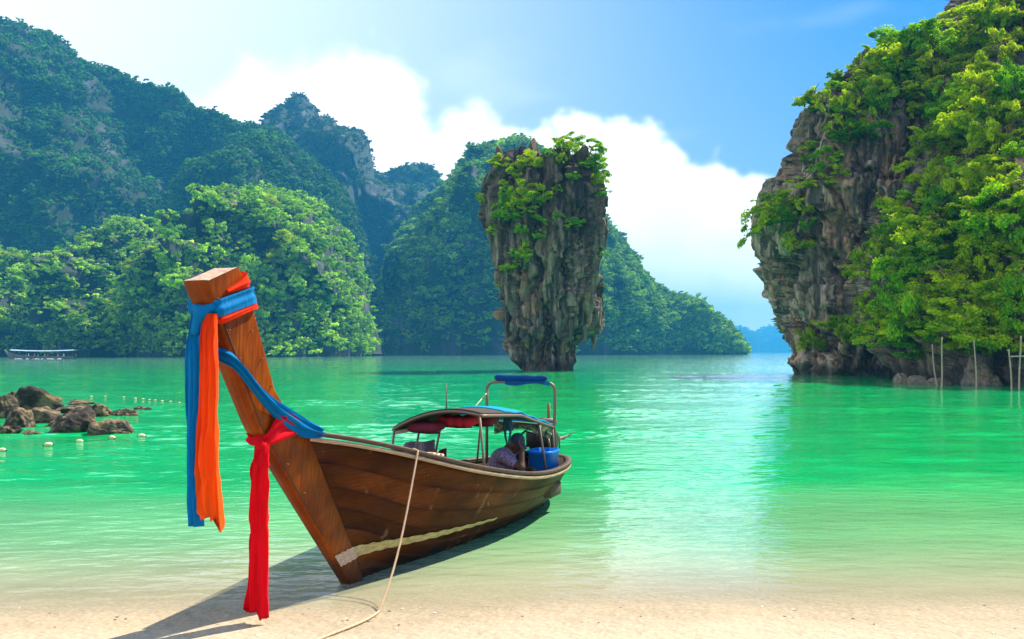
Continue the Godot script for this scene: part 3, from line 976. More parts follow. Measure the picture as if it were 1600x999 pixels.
func make_boulders() -> void:
	# pixel of the middle of the foot, half width and height in pixels, and words
	var dark := Color(0.045, 0.035, 0.027)
	var list := [
		[38, 642, 42, 46, "tallest dark boulder of the group at the left, peaked", 0], [22, 668, 26, 34, "dark boulder at the left edge below the peaked one", 1],
		[55, 662, 28, 26, "brownish boulder in front of the peaked boulder", 2], [100, 677, 42, 44, "large dark wedge-shaped boulder nearest the middle of the group", 3],
		[106, 645, 30, 14, "low flat boulder behind the wedge-shaped one", 4], [150, 652, 24, 27, "rounded dark boulder right of the wedge-shaped one", 5],
		[186, 651, 19, 13, "small flat boulder right of the rounded one", 6], [168, 680, 36, 23, "long low tan boulder nearest the beach", 7],
		[218, 640, 12, 6, "smallest rock tip at the right end of the group", 8], [5, 655, 18, 38, "tall boulder cut by the left edge of the picture", 9],
		[8, 678, 16, 16, "small dark boulder at the left edge, closest to the water's front", 10], [42, 680, 14, 10, "pale small stone low in the water between the dark boulders", 11],
		[18, 628, 14, 16, "far small boulder peeking out behind at the left edge", 12], [120, 632, 24, 10, "thin dark ledge of rock just behind the rounded boulder", 13],
		[80, 668, 16, 14, "small boulder wedged left of the large wedge-shaped one", 14], [-40, 670, 40, 50, "", 15]]
	for b in list:
		if b[4] == "": continue
		var d: float = EYE * F / (b[1] - HORIZON)
		var m: float = d / F
		var w: float = b[2] * m * 1.12
		var h: float = b[3] * m * 0.8
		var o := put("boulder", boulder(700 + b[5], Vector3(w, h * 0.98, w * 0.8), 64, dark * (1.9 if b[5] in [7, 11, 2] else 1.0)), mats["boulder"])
		o.position = Vector3((b[0] - 800.0) * m, h * 0.05, -d - w * 0.5)
		o.rotation.y = 0.0
		tag(o, b[4], "rock", "boulders in the shallows at the left")
	# stones and stakes at the foot of the right cliff
	for b in [[1412, 597, 14, 16, "grey stone at the cliff foot, left one of the pair", 20], [1432, 599, 22, 15, "wide grey stone at the cliff foot beside the tall stake", 21], [1460, 599, 24, 10, "flat grey stone at the cliff foot behind the two leaning stakes", 22], [1530, 600, 30, 46, "big brown block of rock standing at the cliff foot behind the lone stake", 23], [1555, 602, 16, 20, "ribbed tan rock at the cliff foot right of the brown block", 24]]:
		var d: float = 53.5 - (b[0] - 1400) * 0.022
		var m: float = d / F
		var w: float = b[2] * m
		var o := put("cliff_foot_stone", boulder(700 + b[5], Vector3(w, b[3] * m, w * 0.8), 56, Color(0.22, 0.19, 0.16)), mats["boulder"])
		o.position = Vector3((b[0] - 800.0) * m, 0.02, -d)
		tag(o, b[4], "rock", "stones at the foot of the right-hand cliff")
	for b in [[1466, 604, 1458, 538, "thin leaning bamboo stake left of the thick one in the water by the cliff"], [1470, 608, 1475, 527, "thick bamboo stake leaning right in the water by the cliff"], [1526, 607, 1525, 532, "lone upright bamboo stake in front of the brown rock block"], [1582, 610, 1579, 546, "bamboo stake left of the crossbar near the right edge"], [1593, 612, 1597, 525, "tallest bamboo stake at the right edge holding the crossbar"]]:
		var d: float = EYE * F / (b[1] - HORIZON)
		d = maxf(d, 44.0)
		var m: float = d / F
		var s := Shape.new()
		var lo := Vector3((b[0] - 800.0) * m, -0.6, -d)
		var hi := Vector3((b[2] - 800.0) * m, EYE + (HORIZON - b[3]) * m, -d - 0.1)
		var path := []
		var rad := []
		for j in 13:
			var t := j / 12.0
			path.append(lo.lerp(hi, t) - lo + Vector3(sin(t * 5.0 + b[0]) * 0.035, 0, cos(t * 4.0) * 0.03))
			rad.append(0.048 - 0.014 * t + (0.008 if j % 3 == 0 else 0.0))
		s.tube(path, rad, 8)
		var o := thing("bamboo_stake", lo)
		tag(o, b[4], "stake", "bamboo stakes in the water by the cliff")
		put("pole", s.mesh(), mats["bamboo"], o)
	var bar := Shape.new()
	for y in [1.75]:
		bar = Shape.new()
		bar.tube([Vector3(-0.15, 0, 0), Vector3(0.7, 0.02, 0.03), Vector3(1.9, -0.03, 0)], 0.035, 7)
		var o := put("bamboo_crossbar", bar.mesh(), mats["bamboo"])
		o.position = Vector3(782.0 * 44.5 / F, y, -44.4)
		tag(o, "thin bamboo bar tied across the stakes at the right edge", "stake")

func make_buoys() -> void:
	var s := Shape.new()
	var rr := [0.0, 0.55, 0.9, 1.0, 0.92, 0.6, 0.0]
	var path := []
	for k in 7: path.append(Vector3([-1.0, -0.86, -0.5, 0.0, 0.5, 0.86, 1.0][k] * 0.085, 0, 0))
	for k in 7: rr[k] = maxf(rr[k] * 0.052, 0.004)
	s.tube(path, rr, 14)
	var mesh := s.mesh()
	var collar := Shape.new()
	collar.tube([Vector3(-0.105, -0.012, 0), Vector3(-0.08, -0.004, 0)], 0.014, 8)
	collar.tube([Vector3(0.08, -0.004, 0), Vector3(0.105, -0.012, 0)], 0.014, 8)
	var cm := collar.mesh()
	var row := [[2, 706], [75, 697], [124, 692], [175, 686], [221, 683]]
	var far := [[142, 621], [164, 621], [193, 622], [211, 624], [223, 625], [233, 626], [242, 627], [253, 628], [266, 629], [280, 631]]
	var words := ["cut by the left edge", "second from the left", "middle one", "fourth from the left", "rightmost"]
	var proto: Node3D
	for k in row.size() + far.size():
		var b: Array = row[k] if k < 5 else far[k - 5]
		var d: float = EYE * F / (b[1] - HORIZON)
		var o: Node3D
		if proto == null:
			proto = thing("buoy", Vector3.ZERO)
			put("float", mesh, mats["buoy"], proto)
			put("end_collar", cm, mats["dark metal"], proto)
			o = proto
		else:
			o = proto.duplicate()
			o.name = numbered("buoy")
			add_child(o)
		o.position = Vector3((b[0] - 800.0) / F * d, 0.025, -d)
		o.rotation = Vector3(0.1 * sin(k * 2.1), 0.5 * sin(k * 1.7), 0.08 * cos(k))
		if k < 5: tag(o, "cream oval float in the near line of floats, " + words[k], "buoy", "near line of floats before the boulders")
		else:
			o.scale = Vector3.ONE * 0.75
			tag(o, "tiny pale float in the far line behind the boulders, number %d from the left" % (k - 4), "buoy", "far line of floats behind the boulders")

func make_tour_boat() -> void:
	# under way far off at the left, its wake behind
	var d := 240.0
	var m: float = d / F
	var o := thing("tour_boat", Vector3((66 - 800.0) * m, 0, -d))
	tag(o, "distant passenger boat with a long pale roof speeding past at the left", "boat")
	var hull := Shape.new()
	var L := 18.0
	for side in [1.0, -1.0]:
		for r in 5:
			for k in 25:
				var u := k / 24.0
				var w := 1.1 * pow(sin(PI * clampf(0.04 + u * 0.86, 0, 1)), 0.6)
				var q := r / 4.0
				var sheer := 0.62 + 1.5 * pow(1.0 - u, 5) + 0.15 * u
				hull.vert(Vector3(-L * 0.5 + L * u - 1.5 * pow(1.0 - u, 5) * q, -0.3 + (sheer + 0.3) * q, side * w * (0.35 + 0.65 * sqrt(q))))
		hull.sheet(hull.v.size() - 125, 5, 25, false, side > 0)
	put("hull", hull.mesh(), mats["white hull"], o)
	var prow := Shape.new()
	prow.tube([Vector3(-9.0, 0.9, 0), Vector3(-9.8, 1.6, 0), Vector3(-10.4, 2.2, 0), Vector3(-10.7, 2.6, 0)], [0.3, 0.26, 0.2, 0.14], 8)
	put("prow", prow.mesh(), mats["white hull"], o)
	var roof := Shape.new()
	for r in 2:
		for k in 20:
			for j in 7:
				var u := k / 19.0
				var t := j / 6.0 * 2 - 1
				roof.vert(Vector3(-8.6 + 17.8 * u, 2.15 + 0.25 * (1 - t * t) + 0.28 * pow(u * 2 - 1, 2) - r * 0.09, t * 1.25))
		roof.sheet(r * 140, 20, 7, false, r == 0)
	put("roof", roof.mesh(), material("pale roof", lin(0.25, 0.36, 0.44), 0.6), o)
	for k in 8:
		for side in [1.0, -1.0]:
			var post := Shape.new()
			post.tube([Vector3(-7.5 + 2.2 * k, 0.8, side * 1.05), Vector3(-7.5 + 2.2 * k, 2.4, side * 1.12)], 0.05, 6)
			put("post", post.mesh(), mats["far hull"], o)
	var motor := Shape.new()
	motor.box(Vector3(8.9, 1.0, 0), Vector3(1.3, 0.8, 0.8))
	put("engine", motor.mesh(), mats["dark metal"], o)
	# seated passengers, a few pixels each
	rng.seed = 820
	var cols := [Color(0.6, 0.2, 0.1), Color(0.7, 0.66, 0.62), Color(0.75, 0.4, 0.1), Color(0.2, 0.25, 0.5), Color(0.7, 0.65, 0.5), Color(0.5, 0.08, 0.08), Color(0.06, 0.06, 0.07)]
	for k in 9:
		var body := field_mesh([[Vector3(0, 0, 0), Vector3(0, 0.42, 0), 0.17, 0.2], [Vector3(0, 0.42, 0), Vector3(0, 0.62, 0), 0.1, 0.06], [Vector3(0, 0.72, 0.02), Vector3(0, 0.78, 0.02), 0.1, 0.1], [Vector3(0.17, 0.42, 0), Vector3(0.22, 0.1, 0.1), 0.06, 0.05], [Vector3(-0.17, 0.42, 0), Vector3(-0.22, 0.1, 0.1), 0.06, 0.05], [Vector3(0.09, 0, 0), Vector3(0.1, 0, 0.4), 0.09, 0.07], [Vector3(-0.09, 0, 0), Vector3(-0.1, 0, 0.4), 0.09, 0.07]], 0.05, 0.05)
		var mt := StandardMaterial3D.new()
		mt.albedo_color = lin(cols[k % 7].r, cols[k % 7].g, cols[k % 7].b)
		var p := put("passenger", body, mt)
		p.position = o.position + Vector3(-5.0 + 1.35 * k + rng.randf_range(-0.3, 0.3), 0.72, 0.55 if k % 2 else -0.4)
		p.rotation.y = -PI / 2
		tag(p, "tiny seated person under the roof of the distant boat, number %d from its prow" % (k + 1), "person", "passengers of the distant boat")
	# white water along the hull and the long wake
	var foam := Shape.new()
	var fn := noise(830, 1.0, 3)
	for r in 5:
		for k in 260:
			var u := k / 259.0
			var x := -7.0 + 150.0 * u * u
			var wide := (0.5 + 1.1 * minf(u * 8.0, 1.0)) * (1.0 - 0.55 * u)
			var t := r / 4.0 - 0.5
			var edge := fn.get_noise_2d(x * 0.6, r * 3.0) * 0.5
			var lump := (1.0 - absf(t) * 2.0) * (0.1 + 0.5 * exp(-pow((x - 13.0) / 4.0, 2)) + 0.14 * maxf(fn.get_noise_2d(x * 1.2, r * 2.0), 0))
			foam.vert(Vector3(x, 0.05 + lump, 1.4 + t * wide * 2.0 + edge), Color.WHITE)
	for r in 4:
		for k in 259:
			var u := k / 259.0
			if fn.get_noise_2d(u * 60.0, r * 2.0 + 20.0) > 0.25 - u * 1.5 - (0.0 if u > 0.12 else 1.0):
				if u > 0.3: continue
				foam.quad(r * 260 + k, (r + 1) * 260 + k, (r + 1) * 260 + k + 1, r * 260 + k + 1)
	var w := put("wake_foam", foam.mesh(), mats["spray"])
	w.position = o.position
	tag(w, "white spray and long foam wake trailing behind the distant boat", "foam", "", "stuff")

# ---------------------------------------------------------------- bodies: one skin over tapered bones

func field_mesh(bones: Array, cell: float, blend: float) -> ArrayMesh:
	var s := Shape.new()
	add_field(s, bones, cell, blend, Transform3D())
	return s.mesh()

func add_field(s: Shape, bones: Array, cell: float, blend: float, where: Transform3D, col := Color.WHITE) -> void:
	var lo := Vector3(1e9, 1e9, 1e9)
	var hi := -lo
	for b in bones:
		var r: float = maxf(b[2], b[3]) + cell * 2.0
		lo = lo.min(b[0] - Vector3.ONE * r).min(b[1] - Vector3.ONE * r)
		hi = hi.max(b[0] + Vector3.ONE * r).max(b[1] + Vector3.ONE * r)
	var nx := int((hi.x - lo.x) / cell) + 2
	var ny := int((hi.y - lo.y) / cell) + 2
	var nz := int((hi.z - lo.z) / cell) + 2
	var f := PackedFloat32Array()
	f.resize(nx * ny * nz)
	f.fill(1.0)
	for b in bones:
		var p: Vector3 = b[0]
		var ab: Vector3 = b[1] - p
		var ra: float = b[2]
		var rb: float = b[3]
		var l2 := maxf(ab.length_squared(), 1e-9)
		var m: float = maxf(ra, rb) + cell * 2.0 + blend
		var blo: Vector3 = ((p.min(b[1]) - Vector3.ONE * m - lo) / cell).floor()
		var bhi: Vector3 = ((p.max(b[1]) + Vector3.ONE * m - lo) / cell).ceil()
		for z in range(maxi(int(blo.z), 0), mini(int(bhi.z) + 1, nz)):
			for y in range(maxi(int(blo.y), 0), mini(int(bhi.y) + 1, ny)):
				var row := (z * ny + y) * nx
				for x in range(maxi(int(blo.x), 0), mini(int(bhi.x) + 1, nx)):
					var q := lo + Vector3(x, y, z) * cell - p
					var t := clampf(q.dot(ab) / l2, 0, 1)
					var d := (q - ab * t).length() - lerpf(ra, rb, t)
					var g := f[row + x]
					var h := clampf(0.5 + 0.5 * (g - d) / blend, 0, 1)
					f[row + x] = lerpf(g, d, h) - blend * h * (1.0 - h)
	var at := {}
	for z in nz - 1:
		for y in ny - 1:
			for x in nx - 1:
				var k := (z * ny + y) * nx + x
				var inside := 0
				for j in 8:
					if f[k + (j & 1) + ((j >> 1) & 1) * nx + (j >> 2) * nx * ny] < 0: inside += 1
				if inside == 0 or inside == 8: continue
				var sum := Vector3.ZERO
				var n := 0
				for e in EDGES:
					var a: int = e[0]
					var b: int = e[1]
					var fa := f[k + (a & 1) + ((a >> 1) & 1) * nx + (a >> 2) * nx * ny]
					var fb := f[k + (b & 1) + ((b >> 1) & 1) * nx + (b >> 2) * nx * ny]
					if (fa < 0) != (fb < 0):
						var t := fa / (fa - fb)
						sum += Vector3(a & 1, (a >> 1) & 1, a >> 2).lerp(Vector3(b & 1, (b >> 1) & 1, b >> 2), t)
						n += 1
				at[k] = s.vert(where * (lo + (Vector3(x, y, z) + sum / n) * cell), col)
	var step := [1, nx, nx * ny]
	for k in at:
		for ax in 3:
			var u: int = step[(ax + 1) % 3]
			var w: int = step[(ax + 2) % 3]
			var k2: int = k + step[ax]
			if k2 >= f.size() or (f[k] < 0) == (f[k2] < 0): continue
			if not (at.has(k - u) and at.has(k - w) and at.has(k - u - w)): continue
			if f[k] < 0: s.quad(at[k], at[k - w], at[k - u - w], at[k - u])
			else: s.quad(at[k], at[k - u], at[k - u - w], at[k - w])

const EDGES := [[0, 1], [2, 3], [4, 5], [6, 7], [0, 2], [1, 3], [4, 6], [5, 7], [0, 4], [1, 5], [2, 6], [3, 7]]

# ---------------------------------------------------------------- the longtail boat

const BOAT_AT := Vector3(-1.437, 0, -7.354)
const BOAT_TURN := -0.3811
const ST := [-0.75, -0.3, 0.2, 0.7, 1.2, 1.8, 2.4, 3.0, 3.6, 4.2, 4.7, 5.0, 5.18]
const BEAM := [0.09, 0.23, 0.37, 0.51, 0.63, 0.73, 0.785, 0.79, 0.74, 0.64, 0.49, 0.34, 0.1]
const SHEER := [1.353, 1.265, 1.147, 1.012, 0.88, 0.752, 0.65, 0.585, 0.55, 0.53, 0.52, 0.515, 0.51]

func local(n: float, y: float, s: float) -> Vector3:      # across to port, up, aft from the foot of the stem
	return Vector3(n, y, -s)

func hull_at(u: float, q: float) -> Vector3:              # u from stem to stern, q from keel to gunwale; port side
	q = clampf(q, 0.0, 1.0)
	var sg := lerpf(-0.7, 5.18, u)
	var sk := lerpf(0.2, 4.75, u)
	var w := smooth_along(ST, BEAM, sg)
	var top := smooth_along(ST, SHEER, sg)
	var keel := lerpf(-0.12, -0.2, smoothstep(0.0, 0.3, u)) + 0.08 * smoothstep(0.8, 1.0, u)
	var fl := smoothstep(0.0, 0.25, u)
	var p0 := Vector2(0.03, keel)
	var p1 := Vector2(lerpf(0.55, 0.66, fl) * w, lerpf(lerpf(keel, top, 0.45), keel + 0.18, fl))
	var p2 := Vector2(w, top)
	var p := p0 * (1 - q) * (1 - q) + p1 * 2 * q * (1 - q) + p2 * q * q
	return local(p.x, p.y, lerpf(sk, sg, pow(q, 0.85)))

func mirror(p: Vector3, side: float) -> Vector3:
	return Vector3(p.x * side, p.y, p.z)

func stem_front(h: float) -> float:
	return along([-0.15, 0.0, 0.79, 1.46, 2.45, 2.6], [-0.09, 0.0, 0.685, 1.25, 1.81, 1.88], h)

func ribbon(path: Array, half: Array, up: Array, col := Color.WHITE, thick := 0.012, folds := 2.0) -> ArrayMesh:
	# a cloth band along a path; half = half width there, up = direction of its width
	var s := Shape.new()
	var n := path.size()
	var m := 14
	for layer in 2:
		for k in n:
			var dir: Vector3 = (path[mini(k + 1, n - 1)] - path[maxi(k - 1, 0)]).normalized()
			var w: Vector3 = up[k].normalized()
			var out := dir.cross(w).normalized()
			for j in m:
				var t := j / float(m - 1) * 2 - 1
				var fold := (cos(t * PI * folds + k * 0.15) * 0.5 + 0.3 * cos(t * PI * folds * 2.3 + 1.0)) * thick * 0.9
				s.vert(path[k] + w * half[k] * t + out * (fold + (0.5 - layer) * thick * sqrt(maxf(1.0 - t * t * 0.96, 0.0))), col)
		s.sheet(layer * n * m, n, m, false, layer == 1)
	return s.mesh()

# a hanging tail of cloth: pleated closed section, wider or narrower on its way down
func tail(path: Array, half: Array, depth: float, pleats: float, sd: int, colours: Array, ragged := 0.0) -> ArrayMesh:
	var s := Shape.new()
	var m := 44
	var n := 46
	var nz := noise(sd, 1.0, 3)
	for k in n:
		var t := k / float(n - 1)
		var i := t * (path.size() - 1)
		var a := mini(int(i), path.size() - 2)
		var p: Vector3 = path[a].lerp(path[a + 1], i - a)
		var w := lerpf(half[a], half[a + 1], i - a)
		for j in m:
			var r := TAU * j / m
			var x := cos(r)
			var ph := nz.get_noise_2d(t * 1.6, 3.0) * 1.5
			var warp := 1.4 * nz.get_noise_2d(x * 1.7 + 4.0, t * 1.3)
			var pl := (absf(sin(x * PI * pleats * 0.5 + ph + warp)) * 2.0 - 1.1) * 0.6 + cos(x * PI * pleats * 1.7 + 2.0 + ph * 2.0 + warp * 3.0) * 0.25
			var face := sin(r)
			var z := depth * (pl * lerpf(0.6, 1.0, t) + face * 0.55 + 0.25 * nz.get_noise_2d(x * 9.0, t * 5.0))
			var drop := ragged * maxf(0.0, t - 0.82) * (nz.get_noise_2d(x * 1.3 + 7.0, 0.0) * 2.2 + x * 0.6)
			var wob := nz.get_noise_2d(t * 2.2, 9.0) * 0.06 * w
			s.vert(p + Vector3(x * w + wob, -drop, z), colours[0].lerp(colours[1], smoothstep(-0.5, 0.9, x * 0.3 + t * 1.3 - 0.35 + nz.get_noise_2d(x * 2.5, t * 0.6) * 0.8)))
	s.sheet(0, n, m, true, false)
	for e in [0, n - 1]:
		var c := Vector3.ZERO
		for j in m: c += s.v[e * m + j]
		var q := s.vert(c / m, s.c[e * m])
		for j in m: s.tri(q, e * m + j, e * m + (j + 1) % m)
	return s.mesh()

func boat_thing(called: String) -> Node3D:
	return thing(called, BOAT_AT, BOAT_TURN)

func make_boat() -> void:
	var o := boat_thing("longtail_boat")
	tag(o, "brown wooden longtail boat with a tall raked prow, beached at the water's edge", "boat")
	rng.seed = 900
	var pn := noise(905, 1.0, 3)
	# planking: seven strakes a side, each lapped a little over the next
	var cuts := [0.0, 0.2, 0.34, 0.47, 0.6, 0.73, 0.86, 0.985]
	for side in [1.0, -1.0]:
		for b in 7:
			var s := Shape.new()
			var shade := rng.randf_range(0.85, 1.15)
			for layer in 2:
				for k in 160:
					var u := k / 159.0
					for j in 5:
						var t := j / 4.0
						var q := lerpf(cuts[b], cuts[b + 1] + (0.012 if b < 6 else 0.0), t)
						var p := hull_at(u, q)
						var e := hull_at(u, q + 0.01) - hull_at(u, q - 0.01)
						var along_ := hull_at(minf(u + 0.01, 1), q) - hull_at(maxf(u - 0.01, 0), q)
						var out := along_.cross(e).normalized()
						if out.x < 0: out = -out
						var lap := (0.005 * (1.0 - t) if b > 1 else 0.0) if layer == 0 else -0.02
						p += out * lap
						var g := pn.get_noise_3d(p.z * 0.7, p.y * 2.2, b * 3.0)
						var gr := pn.get_noise_3d(p.z * 2.4, p.y * 7.0, b * 3.0 + 40)
						var c := Color(0.05, 0.0125, 0.0014).lerp(Color(0.2, 0.052, 0.006), clampf(0.42 + g * 0.8 + gr * 0.35, 0, 1)) * shade
						c = c.lerp(Color(0.125, 0.085, 0.032), smoothstep(0.35, 0.9, u) * smoothstep(1.0, 0.9, u) * clampf(0.5 + g, 0.1, 0.9))       # sun-bleached towards the stern
						c = c.lerp(Color(0.035, 0.02, 0.013), smoothstep(0.2, 0.02, p.y) * 0.85 + 0.35 * smoothstep(0.05, 0.4, gr))
						c = c.lerp(Color(0.38, 0.26, 0.15), smoothstep(0.4, 0.6, pn.get_noise_3d(p.z * 16.0 + p.y * 2.0, p.y * 0.8, 5.0)) * 0.45)      # scrapes
						s.vert(mirror(p, side), c)
				s.sheet(layer * 800, 160, 5, false, (layer == 0) == (side > 0))
			for e in [0, 4]:
				for k in 159:
					s.quad(k * 5 + e, (k + 1) * 5 + e, 800 + (k + 1) * 5 + e, 800 + k * 5 + e)
			for k in [0, 159]:
				for j in 4:
					s.quad(k * 5 + j, k * 5 + j + 1, 800 + k * 5 + j + 1, 800 + k * 5 + j)
			put("plank", s.mesh(), mats["plank"], o)
	# gunwale cap and rub rail
	for side in [1.0, -1.0]:
		for kind in 2:
			var s := Shape.new()
			for k in 90:
				var u := k / 89.0
				var p := hull_at(u, 1.0)
				var d := (hull_at(minf(u + 0.01, 1), 1.0) - hull_at(maxf(u - 0.01, 0), 1.0)).normalized()
				var out := d.cross(Vector3.UP).normalized()
				if out.x < 0: out = -out
				var sec := [[-0.045, 0.0], [-0.04, 0.034], [0.028, 0.036], [0.034, 0.028], [0.034, 0.0], [0.02, -0.006]] if kind == 0 else [[0.0, -0.05], [0.004, -0.014], [0.026, -0.014], [0.03, -0.02], [0.03, -0.042], [0.024, -0.05]]
				for q in sec: s.vert(mirror(p + out * q[0] + Vector3.UP * (q[1] + 0.008), side))
			s.sheet(0, 90, 6, true, side < 0)
			put(["gunwale", "rub_rail"][kind], s.mesh(), mats[["dark rail", "pale rail"][kind]], o)
	# stern board, deck
	var tr := Shape.new()
	for r in 6:
		for k in 9:
			var t := k / 8.0 * 2 - 1
			var p := hull_at(0.965, lerpf(0.6, 1.0, r / 5.0))
			tr.vert(Vector3(p.x * t, p.y + 0.02, p.z + 0.03))
	tr.sheet(0, 6, 9)
	put("stern_board", tr.mesh(), mats["pale rail"], o)
	for b in 9:
		var s := Shape.new()
		for k in 40:
			var u := lerpf(0.2, 0.95, k / 39.0)
			var w := 0.0
			for q in [0.3, 0.36, 0.42, 0.48, 0.54]:
				var p := hull_at(u, q)
				if p.y < 0.2: w = p.x
			w = maxf(w - 0.05, 0.03)
			var a := lerpf(-w, w, (b + 0.04) / 9.0)
			var c := lerpf(-w, w, (b + 0.96) / 9.0)
			var z := -hull_at(u, 0.42).z
			var shade := Color(0.17, 0.12, 0.08)
			for e in [[a, 0.18], [a, 0.2], [c, 0.2], [c, 0.18]]: s.vert(local(e[0], e[1], z), shade)
		s.sheet(0, 40, 4, true)
		put("deck_board", s.mesh(), mats["plank"], o)
	# cross thwarts
	for z in [0.75, 1.5, 4.55]:
		var s := Shape.new()
		var w := smooth_along(ST, BEAM, z) - 0.03
		s.box(local(0, smooth_along(ST, SHEER, z) - 0.12, z), Vector3(w * 2 - 0.06, 0.035, 0.2), Basis(), Color(0.2, 0.13, 0.08))
		put("thwart", s.mesh(), mats["plank"], o)
	# stem post
	var st := Shape.new()
	var hs := []
	for k in 40: hs.append(lerpf(-0.16, 1.0, k / 39.0))
	var top_rows := 60
	for k in top_rows:
		var t := k / float(top_rows - 1)
		var front_h := lerpf(-0.16, 2.47, t)
		var aft_h := lerpf(-0.1, 2.585, t)
		var fl := stem_front(front_h)
		var al := along([-0.15, 0.0, 0.3, 1.33, 1.46, 1.715, 2.14, 2.46, 2.6], [-0.24, -0.16, 0.02, 0.68, 0.86, 1.09, 1.266, 1.40, 1.5], aft_h)
		var w := along([-0.2, 0.8, 1.5, 2.2, 2.5], [0.05, 0.058, 0.07, 0.088, 0.098], front_h)
		var wa := along([-0.2, 0.3, 1.33, 1.5, 2.5], [0.085, 0.1, 0.115, 0.1, 0.1], front_h)
		for q in [[-w, fl, front_h], [-w * 0.85, fl + 0.012, front_h], [w * 0.85, fl + 0.012, front_h], [w, fl, front_h], [w + 0.006, fl - 0.02, front_h], [wa, al + 0.02, aft_h], [wa * 0.9, al, aft_h], [-wa * 0.9, al, aft_h], [-wa, al + 0.02, aft_h], [-w - 0.006, fl - 0.02, front_h]]:
			var p := local(q[0], q[2], -q[1])
			var g := pn.get_noise_3d(p.x * 3.0, p.y * 0.9, p.z * 3.0)
			var g2 := pn.get_noise_3d(p.x * 9.0 + 4, p.y * 2.5, p.z * 9.0)
			var c := Color(0.15, 0.027, 0.0015).lerp(Color(0.36, 0.085, 0.004), clampf(0.5 + g + g2 * 0.3, 0, 1))
			c = c.lerp(Color(0.06, 0.028, 0.014), smoothstep(0.55, 0.0, p.y + g2 * 0.2) * 0.85)
			st.vert(p, c)
	# subdivide each band by repeating edges so that the corners stay crisp
	st.sheet(0, top_rows, 10, true, true)
	put("stem_post", st.mesh(false), mats["stem wood"], o)
	var cap := Shape.new()
	var ring := []
	for j in 10: ring.append(st.v[(top_rows - 1) * 10 + j])
	var mid := Vector3.ZERO
	for p in ring: mid += p / 10.0
	for r in 6:
		for j in 10:
			var p: Vector3 = mid.lerp(ring[j], 1.0 - r / 5.0) + Vector3(0, 0.004 + 0.006 * sin(r * 1.4), 0)
			cap.vert(p)
	cap.sheet(0, 6, 10, true, true)
	put("sawn_top", cap.mesh(), mats["end grain"], o)
	# the raised line along the corner of the stem and a few nail heads
	var crack := Shape.new()
	var cp := []
	for k in 20:
		var h := lerpf(0.5, 2.2, k / 19.0)
		var w := along([-0.2, 0.8, 1.5, 2.2, 2.5], [0.05, 0.058, 0.07, 0.092, 0.108], h)
		cp.append(local(w + 0.007, h, -(stem_front(h) - 0.022)))
	crack.tube(cp, 0.005, 5)
	put("seam", crack.mesh(), mats["dark rail"], o)
	for h in [0.9, 1.15, 1.5, 1.75, 1.95, 2.15, 2.36]:
		for e in [0.04, 0.27]:
			var nl := Shape.new()
			var w := 0.108 if e < 0.1 else 0.112
			nl.tube([local(w - 0.02, h, -(stem_front(h) - e)), local(w + 0.003, h, -(stem_front(h) - e))], 0.005, 8)
			put("nail", nl.mesh(), mats["rust"], o)
	# paint stripe near the waterline, chipped at the stem
	var sp := Shape.new()
	for k in 60:
		var t := k / 59.0
		var u := lerpf(0.0, 0.46, t)
		var hi := lerpf(0.335, 0.235, t)
		var lo := lerpf(0.235, 0.215, t) - 0.004
		for y in [hi, lo]:
			var q := 0.0
			for j in 60:
				if hull_at(u, j / 60.0).y < y: q = j / 60.0
			for j in 5:
				if hull_at(u, q + 0.0033).y < y: q += 0.0033
			var p := hull_at(u, q)
			sp.vert(p + Vector3(0.017, 0.004 * sin(k * 1.3), 0.006))
	sp.sheet(0, 60, 2, false, false)
	put("paint_stripe", sp.mesh(), mats["stripe paint"], o)
	var sc := Shape.new()
	for k in 10:
		var t := k / 9.0
		for y in [0.335 - 0.035 * t, 0.225 - 0.035 * t]:
			var front := stem_front(y)
			var al := along([-0.15, 0.0, 0.3, 1.33], [-0.24, -0.16, 0.02, 0.68], y)
			var w := lerpf(along([-0.2, 0.3, 1.33], [0.085, 0.1, 0.115], y), 0.06, t) + 0.006 + 0.004 * sin(k * 2.0)
			sc.vert(local(w, y + 0.006 * sin(k * 2.7), -lerpf(al, front, t)))
	sc.sheet(0, 10, 2)
	var chip := put("paint_patch", sc.mesh(), mats["scuffed paint"], o)
	chip.set_meta("label", "chipped pinkish white paint at the foot of the stem")
	make_canopy(o)
	make_engine(o)

func roof_point(t: float, a: float, lift := 0.0) -> Vector3:     # t fore to aft, a across (-1 starboard, 1 port)
	var s := lerpf(1.72, 4.0, t)
	var edge_p := along([0, 0.5, 0.75, 1], [1.375, 1.3, 1.18, 1.07], t)
	var edge_s := along([0, 0.5, 0.75, 1], [1.205, 1.22, 1.18, 1.1], t)
	var rise := along([0, 0.5, 0.75, 1], [0.1, 0.09, 0.05, 0.02], t)
	return local(a * 0.5, lerpf(edge_s, edge_p, a * 0.5 + 0.5) + rise * (1.0 - a * a) + lift, s)

